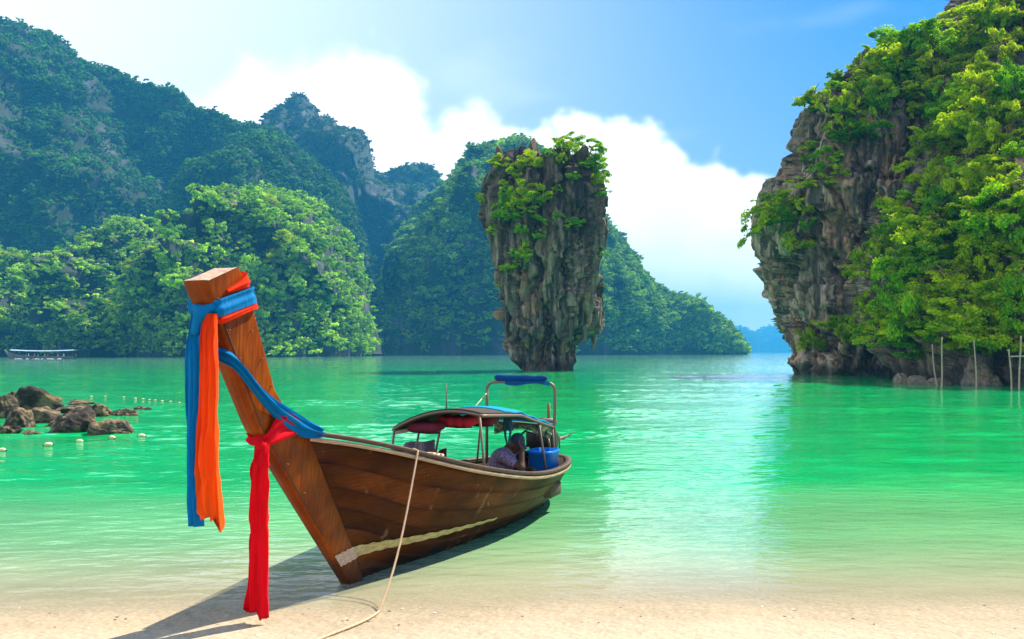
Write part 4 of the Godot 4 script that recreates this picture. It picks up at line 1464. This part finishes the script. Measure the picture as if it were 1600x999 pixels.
func make_canopy(o: Node3D) -> void:
	for piece in [["roof", 0.0, 0.5, "roof boards", 0.0], ["roof_lining", 0.01, 0.5, "olive lining", -0.035], ["tarpaulin_roof", 0.3, 1.0, "sky blue tarpaulin", 0.012]]:
		var s := Shape.new()
		for layer in 2:
			for k in 24:
				for j in 15:
					var t := lerpf(piece[1], piece[2], k / 23.0)
					var p := roof_point(t, (j / 7.0 - 1.0) * 1.02, piece[4] - layer * 0.018)
					if piece[0] == "tarpaulin_roof": p.y += 0.008 * sin(k * 1.1) * cos(j * 0.9)
					s.vert(p)
			s.sheet(layer * 360, 24, 15, false, layer == 0)
		for e in [0, 14]:
			for k in 23: s.quad(k * 15 + e, (k + 1) * 15 + e, 360 + (k + 1) * 15 + e, 360 + k * 15 + e)
		for k in [0, 23]:
			for j in 14: s.quad(k * 15 + j, k * 15 + j + 1, 360 + k * 15 + j + 1, 360 + k * 15 + j)
		put(piece[0], s.mesh(), mats[piece[3]], o)
	# bent ribs, eave poles, posts
	for t in [0.0, 0.28, 0.52, 0.78, 1.0]:
		var s := Shape.new()
		var path := []
		for j in 15: path.append(roof_point(t, (j / 7.0 - 1.0) * 1.03, -0.03))
		s.tube(path, 0.016, 7)
		put("roof_rib", s.mesh(), mats["weathered metal"], o)
	for a in [-1.0, 1.0]:
		var s := Shape.new()
		var path := []
		for k in 15: path.append(roof_point(k / 14.0, a * 1.03, -0.03))
		s.tube(path, 0.017, 7)
		put("eave_pole", s.mesh(), mats["weathered metal"], o)
	var side := Shape.new()
	for r in 2:
		for k in 12: side.vert(roof_point(k / 11.0 * 0.5, -1.045, -0.02 - r * 0.07))
	side.sheet(0, 2, 12)
	put("roof_trim", side.mesh(), mats["white trim"], o)
	for q in [[0.0, -1.0], [0.26, -1.0], [0.5, -1.0], [0.0, 1.0], [0.78, 1.0], [1.0, 1.0], [1.0, -1.0]]:
		var p := roof_point(q[0], q[1], -0.03)
		var foot_n: float = q[1] * (smooth_along(ST, BEAM, -p.z) * 0.82)
		var s := Shape.new()
		s.tube([Vector3(foot_n, 0.42 if q[1] > 0 else 0.5, p.z), p], 0.0135, 8)
		put("post", s.mesh(), mats["weathered metal"], o)
	# tall frame over the stern
	var fr := Shape.new()
	var path := [local(-0.5, 0.5, 4.2), local(-0.48, 1.35, 4.16), local(-0.48, 1.5, 4.16)]
	for k in 7:
		var a := PI - k / 6.0 * PI / 2
		path.append(local(-0.36 + cos(a) * 0.12, 1.5 + sin(a) * 0.1, 4.16))
	for k in 7:
		var a := PI / 2 - k / 6.0 * PI / 2
		path.append(local(0.36 + cos(a) * 0.12, 1.5 + sin(a) * 0.1, 4.16))
	path.append_array([local(0.48, 1.2, 4.16), local(0.46, 1.02, 4.18), local(0.5, 0.5, 4.2)])
	fr.tube(path, 0.021, 9)
	put("stern_frame", fr.mesh(), mats["weathered metal"], o)
	var br := Shape.new()
	br.tube([local(-0.48, 1.45, 4.16), local(-0.4, 1.26, 3.5)], 0.008, 6)
	put("stay", br.mesh(), mats["rope"], o)
	var an := Shape.new()
	an.tube([roof_point(0.35, -0.55), roof_point(0.35, -0.55, 0.16), roof_point(0.35, -0.55, 0.33)], [0.01, 0.008, 0.005], 6)
	put("aerial", an.mesh(), mats["weathered metal"], o)

func make_engine(o: Node3D) -> void:
	var e := Node3D.new()
	e.name = "engine"
	o.add_child(e)
	var b := Shape.new()
	b.box(local(0.2, 0.8, 4.52), Vector3(0.34, 0.24, 0.42), Basis(Vector3.UP, 0.2), Color.WHITE, 0.03)
	b.box(local(0.2, 0.95, 4.46), Vector3(0.22, 0.1, 0.28), Basis(Vector3.UP, 0.2), Color.WHITE, 0.02)
	for k in 5: b.box(local(0.2, 0.84, 4.26 - k * 0.014), Vector3(0.3 - k * 0.02, 0.2 - 0.02 * k, 0.006), Basis(Vector3.UP, 0.2), Color.WHITE, 0.002)
	put("engine_block", b.mesh(false), mats["dark metal"], e)
	var cr := Shape.new()
	cr.tube([local(0.0, 0.68, 4.25), local(0.36, 0.67, 4.25), local(0.38, 0.75, 4.25), local(0.36, 0.86, 4.25)], 0.016, 7)
	put("cradle", cr.mesh(), mats["weathered metal"], e)
	cr = Shape.new()
	cr.tube([local(0.0, 0.68, 4.7), local(0.36, 0.67, 4.7), local(0.36, 0.86, 4.7)], 0.016, 7)
	put("cradle", cr.mesh(), mats["weathered metal"], e)
	var ex := Shape.new()
	ex.tube([local(0.24, 0.95, 4.6), local(0.24, 1.12, 4.6), local(0.24, 1.3, 4.6)], [0.03, 0.022, 0.022], 9)
	put("exhaust_pipe", ex.mesh(), mats["rust"], e)
	var tk := Shape.new()
	tk.tube([local(0.12, 1.04, 4.5), local(0.14, 1.05, 4.5), local(0.36, 1.05, 4.5), local(0.38, 1.04, 4.5)], [0.03, 0.06, 0.06, 0.03], 12)
	put("tank", tk.mesh(), mats["weathered metal"], e)
	var sh := Shape.new()
	sh.tube([local(0.25, 0.78, 4.75), local(0.3, 0.8, 4.95), local(0.35, 0.82, 5.12)], [0.022, 0.02, 0.016], 8)
	for k in 2:
		var a := k * PI + 0.6
		sh.tube([local(0.35, 0.82, 5.11), local(0.35 + cos(a) * 0.06, 0.82 + sin(a) * 0.06, 5.12), local(0.35 + cos(a) * 0.11, 0.82 + sin(a) * 0.11, 5.13)], [0.02, 0.045, 0.015], 8, Color.WHITE, 0.2)
	put("propeller_shaft", sh.mesh(), mats["weathered metal"], e)
	var tl := Shape.new()
	tl.tube([local(0.2, 0.9, 4.3), local(0.15, 0.98, 3.95), local(0.12, 0.92, 3.8)], 0.014, 7)
	put("tiller", tl.mesh(), mats["dark metal"], e)

func make_boat_load() -> void:
	# --- sashes on the prow
	var stem_path := func(h_aft: float, h_front: float, off: float) -> Array:
		# once round the stem: starboard front, port front, port aft, starboard aft, back again
		var pts := []
		var f := stem_front(h_front)
		var a := along([1.46, 1.715, 2.14, 2.46, 2.6], [0.86, 1.09, 1.266, 1.40, 1.5], h_aft)
		var w := 0.108 + off
		var corners := [local(-w, h_front, -(f + off * 0.6)), local(w, h_front, -(f + off * 0.6)), local(w, h_aft, -(a - off)), local(-w, h_aft, -(a - off)), local(-w, h_front, -(f + off * 0.6))]
		for c in 4:
			for k in 8: pts.append(corners[c].lerp(corners[c + 1], k / 8.0))
		pts.append(corners[4])
		return pts
	var even := func(n: int, v) -> Array:
		var r := []
		for k in n: r.append(v)
		return r
	var orange := Color(0.8, 0.04, 0.004)
	var amber := Color(0.85, 0.13, 0.006)
	# blue sash
	var o := boat_thing("blue_ribbon")
	tag(o, "blue cloth ribbon knotted round the top of the prow with one long hanging tail", "ribbon")
	var p: Array = stem_path.call(2.405, 2.29, 0.016)
	put("band", ribbon(p, even.call(p.size(), 0.058), even.call(p.size(), Vector3(0, 1, 0.25)), Color.WHITE, 0.014, 0.9), mats["blue cloth"], o)
	var f0 := stem_front(2.29)
	var knot := [[local(-0.06, 2.3, -(f0 + 0.02)), local(0.02, 2.26, -(f0 + 0.045)), 0.03, 0.045], [local(0.02, 2.26, -(f0 + 0.045)), local(0.085, 2.3, -(f0 + 0.02)), 0.045, 0.03], [local(0.0, 2.26, -(f0 + 0.04)), local(-0.03, 2.14, -(f0 + 0.05)), 0.04, 0.035]]
	put("knot", field_mesh(knot, 0.012, 0.03), mats["blue cloth"], o)
	put("tail", tail([local(-0.035, 2.25, -(f0 + 0.03)), local(-0.05, 2.0, -(f0 + 0.05)), local(-0.05, 1.5, -(f0 + 0.05)), local(-0.035, 0.83, -(f0 + 0.05))], [0.035, 0.055, 0.05, 0.06], 0.036, 2.6, 911, [Color.WHITE, Color.WHITE]), mats["blue cloth"], o)
	# orange sash over it
	o = boat_thing("orange_ribbon")
	tag(o, "orange-red cloth ribbon wrapped with the blue one, its tail turning orange lower down", "ribbon")
	p = stem_path.call(2.5, 2.36, 0.01)
	p = p.slice(11, 25)
	var hw := []
	for k in p.size(): hw.append(lerpf(0.012, 0.07, clampf(k / 7.0, 0, 1)))
	put("upper_band", ribbon(p, hw, even.call(p.size(), Vector3(0, 1, 0.25)), orange, 0.014, 1.5), mats["orange cloth"], o)
	p = stem_path.call(2.345, 2.225, 0.012)
	put("lower_band", ribbon(p, even.call(p.size(), 0.036), even.call(p.size(), Vector3(0, 1, 0.25)), orange, 0.018, 1.0), mats["orange cloth"], o)
	put("tail", tail([local(0.075, 2.255, -(f0 + 0.03)), local(0.085, 2.05, -(f0 + 0.06)), local(0.09, 1.6, -(f0 + 0.07)), local(0.095, 1.2, -(f0 + 0.075)), local(0.12, 0.9, -(f0 + 0.075))], [0.052, 0.064, 0.072, 0.09, 0.105], 0.042, 3.2, 921, [orange, amber], 0.3), mats["orange cloth"], o)
	# blue sash draped from the prow down to the gunwale
	o = boat_thing("draped_ribbon")
	tag(o, "blue cloth draped slantwise across the prow down to the gunwale", "ribbon")
	p = []
	var wid := []
	var ups := []
	var keys := [[-0.1, 2.02, 1.55, 0.04], [0.0, 1.99, 1.6, 0.045], [0.105, 1.93, 1.555, 0.055], [0.126, 1.8, 1.41, 0.075], [0.13, 1.66, 1.25, 0.095], [0.133, 1.54, 1.07, 0.12], [0.14, 1.45, 0.88, 0.12], [0.155, 1.395, 0.72, 0.085], [0.17, 1.365, 0.585, 0.045]]
	for k in 49:
		var t := k / 48.0 * 8
		var ks := [0, 1, 2, 3, 4, 5, 6, 7, 8]
		var q := []
		for c in 4:
			var vals := []
			for key in keys: vals.append(key[c])
			q.append(smooth_along(ks, vals, t))
		p.append(local(q[0], q[1], -q[2]))
		wid.append(q[3])
		ups.append(Vector3(0.12, 1.0, 0.15 + 0.45 * smoothstep(1.0, 5.0, t)))
	put("band", ribbon(p, wid, ups, Color.WHITE, 0.03, 2.2), mats["blue cloth"], o)
	# red sash, tied low on the stem
	o = boat_thing("red_ribbon")
	tag(o, "red cloth ribbon tied low round the prow, its tail hanging almost to the sand", "ribbon")
	p = []
	wid = []
	ups = []
	var f1 := stem_front(1.36)
	keys = [[-0.09, 1.4, 1.0, 0.05], [-0.085, 1.36, f1 + 0.0, 0.045], [0.0, 1.34, f1 + 0.025, 0.04], [0.09, 1.36, f1 + 0.0, 0.05], [0.122, 1.43, 1.08, 0.095], [0.13, 1.47, 0.95, 0.11], [0.13, 1.44, 0.83, 0.06], [0.1, 1.42, 0.76, 0.04]]
	for k in 43:
		var t := k / 42.0 * 7
		var q := []
		for c in 4:
			var vals := []
			for key in keys: vals.append(key[c])
			q.append(smooth_along([0, 1, 2, 3, 4, 5, 6, 7], vals, t))
		p.append(local(q[0], q[1], -q[2]))
		wid.append(q[3])
		ups.append(Vector3(0, 1, 0.3))
	put("band", ribbon(p, wid, ups, Color.WHITE, 0.022, 1.4), mats["red cloth"], o)
	put("knot", field_mesh([[local(0.03, 1.35, -(f1 + 0.03)), local(0.07, 1.31, -(f1 + 0.04)), 0.045, 0.04]], 0.012, 0.02), mats["red cloth"], o)
	put("tail", tail([local(0.06, 1.33, -(f1 + 0.03)), local(0.06, 1.15, -(f1 + 0.05)), local(0.05, 0.7, -(f1 + 0.05)), local(0.03, 0.085, -(f1 + 0.05))], [0.05, 0.07, 0.082, 0.098], 0.044, 2.4, 931, [Color.WHITE, Color.WHITE], 0.3), mats["red cloth"], o)
	# --- mooring rope over the gunwale
	o = thing("mooring_rope", Vector3.ZERO)
	tag(o, "pale twisted rope hanging from the gunwale down to the sand", "rope")
	var g := Transform3D(Basis(Vector3.UP, BOAT_TURN), BOAT_AT)
	var a0 := g * (hull_at(0.19, 1.0) + Vector3(0.05, 0.03, 0))
	var a1 := Vector3(-1.02, bed(-1.0, 6.55) + 0.012, -6.55)
	var rp := [g * (hull_at(0.22, 1.0) + Vector3(-0.12, 0.03, 0.0)), g * (hull_at(0.2, 1.0) + Vector3(-0.04, 0.055, 0.0))]
	for k in 50:
		var t := k / 49.0
		var q := a0.lerp(a1, t)
		q.y -= 0.24 * sin(PI * t) * (0.5 + 0.5 * t) * (1.0 - 0.35 * t)
		q.y = maxf(q.y, bed(q.x, -q.z) + 0.012)
		rp.append(q)
	for k in 16:
		var t := (k + 1) / 16.0
		var d := lerpf(6.55, 5.3, t)
		var x := -1.02 - 0.42 * t + 0.03 * sin(t * 7.0)
		rp.append(Vector3(x, bed(x, d) + 0.012, -d))
	var fine := []
	for k in rp.size() - 1:
		for j in 6: fine.append(rp[k].lerp(rp[k + 1], j / 6.0))
	for strand in 3:
		var sp := []
		for k in fine.size():
			var d: Vector3 = (fine[mini(k + 1, fine.size() - 1)] - fine[maxi(k - 1, 0)]).normalized()
			var x := d.cross(Vector3(0.3, 0.2, 1)).normalized()
			var y := x.cross(d)
			var an := k * 0.55 + TAU * strand / 3.0
			sp.append(fine[k] + (x * cos(an) + y * sin(an)) * 0.0048)
		var s := Shape.new()
		s.tube(sp, 0.0053, 5)
		put("strand", s.mesh(), mats["rope"], o)
	# a coil of it on the gunwale
	var coil := Shape.new()
	var cp := []
	for k in 60:
		var t := k / 59.0
		cp.append(hull_at(0.235 + 0.03 * t, 1.0) + Vector3(-0.1 + 0.05 * cos(t * 19.0), 0.045 + 0.012 * t, 0.09 * sin(t * 19.0)))
	coil.tube(cp, 0.011, 6)
	o = boat_thing("rope_coil")
	put("coil", coil.mesh(), mats["rope"], o)
	tag(o, "small loose coil of pale rope on the near gunwale", "rope")
	# --- goods under the canopy
	rng.seed = 950
	var words := ["frontmost of the three", "brightest of the three", "rearmost of the three"]
	for k in 3:
		var t: float = [0.1, 0.2, 0.36][k]
		var c := roof_point(t, [-0.45, 0.1, 0.3][k], -0.13)
		var q := []
		for j in 4:
			var w: float = [0.13, 0.16, 0.14][k]
			q.append([c + Vector3(-w + j * w * 0.66, 0.01 * sin(j * 3.0), -0.08), c + Vector3(-w + j * w * 0.66, -0.012, 0.1), 0.055, 0.06])
		o = boat_thing("life_vest")
		put("padding", field_mesh(q, 0.02, 0.03), mats["life vest"] if k == 1 else mats["maroon cloth"], o)
		var stp := Shape.new()
		stp.tube([c + Vector3(-0.16, -0.07, 0.02), c + Vector3(0, -0.078, 0.02), c + Vector3(0.16, -0.07, 0.02)], 0.012, 6)
		put("strap", stp.mesh(), mats["dark metal"], o)
		tag(o, "dark red life vest stowed under the canopy, " + words[k], "life vest")
	var cloth := func(called: String, label: String, at: Callable, nu: int, nv: int, m: Material, category := "cloth"):
		var s := Shape.new()
		for layer in 2:
			for r in nv:
				for k in nu:
					var q: Vector3 = at.call(k / float(nu - 1), r / float(nv - 1))
					s.vert(q + Vector3(0.004 - layer * 0.008, 0, 0))
			s.sheet(layer * nu * nv, nv, nu, false, layer == 1)
		var b := boat_thing(called)
		put("fabric", s.mesh(), m, b)
		tag(b, label, category)
	cloth.call("side_curtain", "dark navy patterned cloth stretched along the far side below the canopy", func(u, v): return local(-0.6 - 0.02 * sin(u * 17.0) - 0.1 * sin(u * 2.0), lerpf(0.94, 0.55, v) - 0.02 * sin(u * 9.0), lerpf(1.78, 3.0, u)), 30, 8, mats["navy cloth"])
	cloth.call("side_curtain", "maroon cloth hanging in front of the navy curtain under the canopy", func(u, v): return local(-0.5 - 0.015 * sin(u * 23.0), lerpf(0.84 - 0.12 * (1 - u), 0.5, v), lerpf(2.0, 2.95, u)), 30, 8, mats["maroon cloth"])
	cloth.call("awning_cloth", "faded patterned cloth hanging under the blue tarpaulin at the stern", func(u, v): return roof_point(lerpf(0.82, 1.0, u), 0.95 - 0.0 * v, -0.03 - v * (0.06 + 0.1 * pow(absf(u - 0.62) * 1.6, 1.2)) ) + Vector3(0.015 * sin(u * 21.0 + v), 0, 0), 30, 8, mats["patterned cloth"])
	cloth.call("awning_cloth", "faded patterned cloth hanging across the after end of the canopy", func(u, v): return roof_point(1.0, lerpf(-0.6, 0.95, u), -0.03 - v * (0.07 + 0.09 * pow(absf(u - 0.5) * 2.0, 1.5))) + Vector3(0, 0, 0.015 * sin(u * 21.0 + v)), 30, 8, mats["patterned cloth"])
	# hanging shirt with trailing straps
	o = boat_thing("hanging_shirt")
	tag(o, "dark teal shirt hanging from the canopy edge behind the crouching person", "shirt")
	var c := roof_point(0.5, 0.7, -0.05)
	put("cloth", tail([c, c + Vector3(0, -0.06, 0), c + Vector3(0, -0.13, 0), c + Vector3(0, -0.2, 0)], [0.03, 0.055, 0.06, 0.066], 0.02, 1.5, 941, [Color.WHITE, Color.WHITE]), mats["teal shirt"], o)
	for k in 2:
		var s := Shape.new()
		s.tube([c + Vector3(-0.035 + k * 0.07, -0.19, 0), c + Vector3(-0.03 + k * 0.055, -0.27, 0), c + Vector3(-0.008 + k * 0.016, -0.36, 0)], [0.016, 0.013, 0.009], 6)
		put("strap", s.mesh(), mats["teal shirt"], o)
	# rolled tarpaulin on the frame
	o = boat_thing("rolled_tarpaulin")
	tag(o, "rolled dark blue tarpaulin lashed on top of the tall stern frame", "tarpaulin")
	var rl := Shape.new()
	var path := []
	var rad := []
	for k in 22:
		var t := k / 21.0
		path.append(local(lerpf(-0.36, 0.37, t), 1.655 + 0.003 * sin(t * 14.0), 4.16))
		rad.append((0.052 + 0.003 * sin(t * 23.0) - 0.004 * t) * (1.0 if k > 0 and k < 21 else 0.6))
	rl.tube(path, rad, 14, Color.WHITE, 0.85)
	put("roll", rl.mesh(), mats["dark blue tarpaulin"], o)
	var fl := Shape.new()
	for r in 5:
		for k in 24:
			var t := k / 23.0
			fl.vert(local(lerpf(-0.2, 0.42, t), 1.62 - r * 0.012 * (1.0 + 0.4 * sin(t * 7.0)), 4.11 - 0.006 * sin(t * 31.0)))
	fl.sheet(0, 5, 24)
	put("loose_flap", fl.mesh(), mats["dark blue tarpaulin"], o)
	# blue tub
	o = boat_thing("blue_tub")
	tag(o, "bright blue plastic tub standing beside the crouching person near the stern", "tub")
	var tb := Shape.new()
	var prof := [[0.0, 0.0], [0.86, 0.0], [0.9, 0.02], [1.0, 0.36], [1.06, 0.365], [1.06, 0.4], [0.98, 0.4], [0.86, 0.04], [0.0, 0.03]]
	for q in prof:
		for j in 32:
			var an := TAU * (j + 0.5) / 32
			var sq := pow(pow(absf(cos(an)), 5.0) + pow(absf(sin(an)), 5.0), -0.2)
			tb.vert(Vector3(cos(an) * 0.16 * q[0] * sq, q[1], sin(an) * 0.2 * q[0] * sq))
	tb.sheet(0, prof.size(), 32, true, true)
	var tub := put("shell", tb.mesh(), mats["blue plastic"], o)
	tub.position = local(0.48, 0.38, 3.72)
	var crate := Shape.new()
	crate.box(local(0.47, 0.29, 3.72), Vector3(0.36, 0.17, 0.4), Basis(), Color(0.14, 0.1, 0.07))
	var cb := boat_thing("wooden_crate")
	put("box", crate.mesh(), mats["plank"], cb)
	tag(cb, "low dark wooden crate under the blue tub", "crate")
	o = boat_thing("tyre_fender")
	tag(o, "black rubber fender wedged between the blue tub and the person", "fender")
	var fd := Shape.new()
	path = []
	for k in 21: path.append(local(0.27 + 0.03 * cos(TAU * k / 20.0), 0.55 + 0.17 * sin(TAU * k / 20.0), 3.55 + 0.17 * cos(TAU * k / 20.0)))
	fd.tube(path, 0.055, 9)
	put("tyre", fd.mesh(), mats["black rubber"], o)
	# tangled net on the deck beside the person
	o = boat_thing("coiled_net")
	tag(o, "heap of pale tangled net and rope at the person's feet", "net")
	for k in 7:
		var s := Shape.new()
		path = []
		for j in 25:
			var an := TAU * j / 24.0
			path.append(local(0.3 + (0.1 + 0.015 * k) * cos(an + k) + 0.02 * rng.randfn(), 0.43 + 0.024 * k + 0.02 * sin(an * 3.0 + k), 3.0 + (0.14 - 0.01 * k) * sin(an) + 0.012 * rng.randfn()))
		s.tube(path, 0.013, 6)
		put("loop", s.mesh(), mats["rope"] if k % 2 else mats["navy cloth"], o)
	var bs := Shape.new()
	bs.box(local(0.28, 0.31, 3.0), Vector3(0.3, 0.2, 0.36), Basis(), Color(0.1, 0.06, 0.05))
	var bx := boat_thing("wooden_box")
	put("box", bs.mesh(), mats["plank"], bx)
	tag(bx, "low dark wooden box carrying the heap of net", "box")
	make_person()

func make_person() -> void:
	# sits amidships facing port, bent forward, one hand to the brow
	var o := boat_thing("person")
	tag(o, "person in a faded purple patterned shirt and cap, crouching with a hand to the brow", "person")
	var at := local(-0.02, 0.2, 3.32)
	var b := func(x: float, y: float, z: float) -> Vector3: return at + Vector3(x, y, z)
	# x forward (to port), z toward the bow
	var hip: Vector3 = b.call(-0.02, 0.17, 0)
	var chest: Vector3 = b.call(0.12, 0.47, 0)
	var neck: Vector3 = b.call(0.2, 0.6, 0.0)
	var head: Vector3 = b.call(0.3, 0.67, 0.01)
	var sl: Vector3 = b.call(0.17, 0.55, 0.17)
	var sr: Vector3 = b.call(0.17, 0.55, -0.17)
	var el: Vector3 = b.call(0.42, 0.42, 0.16)
	var hl: Vector3 = b.call(0.4, 0.64, 0.08)
	var er: Vector3 = b.call(0.34, 0.34, -0.18)
	var hr: Vector3 = b.call(0.5, 0.36, -0.08)
	var kl: Vector3 = b.call(0.36, 0.3, 0.14)
	var kr: Vector3 = b.call(0.36, 0.3, -0.14)
	var fl: Vector3 = b.call(0.22, 0.03, 0.14)
	var fr: Vector3 = b.call(0.22, 0.03, -0.14)
	var s := Shape.new()
	add_field(s, [[hip, chest, 0.13, 0.145], [chest, neck, 0.13, 0.06], [neck, head, 0.052, 0.055], [sl, el, 0.055, 0.042], [el, hl, 0.042, 0.028], [sr, er, 0.055, 0.042], [er, hr, 0.042, 0.028], [chest, sl, 0.1, 0.06], [chest, sr, 0.1, 0.06],
		[hip + Vector3(0, 0, 0.08), kl, 0.085, 0.06], [hip - Vector3(0, 0, 0.08), kr, 0.085, 0.06], [kl, fl, 0.055, 0.038], [kr, fr, 0.055, 0.038], [fl, fl + Vector3(0.14, -0.01, 0), 0.036, 0.025], [fr, fr + Vector3(0.14, -0.01, 0), 0.036, 0.025]], 0.014, 0.03, Transform3D())
	# head: bent down, face towards the knees
	var hb := Basis(Vector3(0, 0, 1), -0.7)
	var hd := [[Vector3(0, 0.02, 0), Vector3(-0.025, 0.035, 0), 0.078, 0.082], [Vector3(0.02, -0.03, 0), Vector3(0.03, -0.075, 0), 0.06, 0.036], [Vector3(0.07, 0.0, 0), Vector3(0.092, -0.025, 0), 0.012, 0.015], [Vector3(0.058, -0.055, 0.016), Vector3(0.058, -0.055, -0.016), 0.012, 0.012], [Vector3(0.055, 0.02, 0.03), Vector3(0.055, 0.02, -0.03), 0.02, 0.02],
		[Vector3(-0.01, 0.0, 0.078), Vector3(-0.012, -0.025, 0.076), 0.014, 0.01], [Vector3(-0.01, 0.0, -0.078), Vector3(-0.012, -0.025, -0.076), 0.014, 0.01], [Vector3(-0.03, -0.06, 0), Vector3(-0.06, -0.1, 0), 0.05, 0.05]]
	add_field(s, hd, 0.007, 0.02, Transform3D(hb, head))
	for h in [[hl, Basis(Vector3(0, 0, 1), 2.2)], [hr, Basis(Vector3(0, 0, 1), -0.5)]]:
		var bones := [[Vector3(-0.02, 0, 0), Vector3(0.03, 0, 0.012), 0.026, 0.02], [Vector3(-0.02, 0, 0), Vector3(0.03, 0, -0.02), 0.024, 0.018]]
		var lens := [0.062, 0.072, 0.066, 0.05]
		for k in 4:
			var z := 0.03 - k * 0.02
			var p := Vector3(0.04, 0, z)
			var q := p + Vector3(lens[k] * 0.55, -0.012, z * 0.12)
			bones.append([p, q, 0.0088, 0.008])
			bones.append([q, q + Vector3(lens[k] * 0.42, -0.026, 0), 0.008, 0.0068])
		bones.append([Vector3(0.0, -0.005, 0.026), Vector3(0.022, -0.014, 0.05), 0.0105, 0.009])
		bones.append([Vector3(0.022, -0.014, 0.05), Vector3(0.048, -0.02, 0.054), 0.009, 0.0075])
		add_field(s, bones, 0.004, 0.008, Transform3D(h[1], h[0]))
	put("body", s.mesh(), mats["skin"], o)
	put("shirt", field_mesh([[hip + Vector3(0, 0.03, 0), chest, 0.15, 0.162], [chest, b.call(0.19, 0.575, 0), 0.145, 0.085], [sl, sl.lerp(el, 0.55), 0.072, 0.066], [sr, sr.lerp(er, 0.55), 0.072, 0.066], [chest, sl, 0.11, 0.078], [chest, sr, 0.11, 0.078]], 0.014, 0.03), mats["shirt"], o)
	put("trousers", field_mesh([[hip - Vector3(0, 0.02, 0.0), hip + Vector3(0.02, 0.02, 0), 0.15, 0.148], [hip + Vector3(0, -0.01, 0.08), kl, 0.1, 0.078], [hip - Vector3(0, 0.01, 0.08), kr, 0.1, 0.078], [kl, kl.lerp(fl, 0.75), 0.074, 0.066], [kr, kr.lerp(fr, 0.75), 0.074, 0.066]], 0.014, 0.03), mats["trousers"], o)
	var cap := Shape.new()
	add_field(cap, [[Vector3(-0.02, 0.05, 0), Vector3(-0.03, 0.055, 0), 0.088, 0.088], [Vector3(0.05, 0.058, 0.03), Vector3(0.12, 0.045, 0.015), 0.022, 0.012], [Vector3(0.05, 0.058, -0.03), Vector3(0.12, 0.045, -0.015), 0.022, 0.012]], 0.01, 0.02, Transform3D(hb, head))
	put("cap", cap.mesh(), mats["cap"], o)

func _ready() -> void:
	make_view()
	make_materials()
	make_ground()
	make_sea()
	make_foliage_meshes()
	make_hills()
	make_pillar()
	make_cliff()
	make_boulders()
	make_boat()
	make_boat_load()
	make_tour_boat()
	make_buoys()
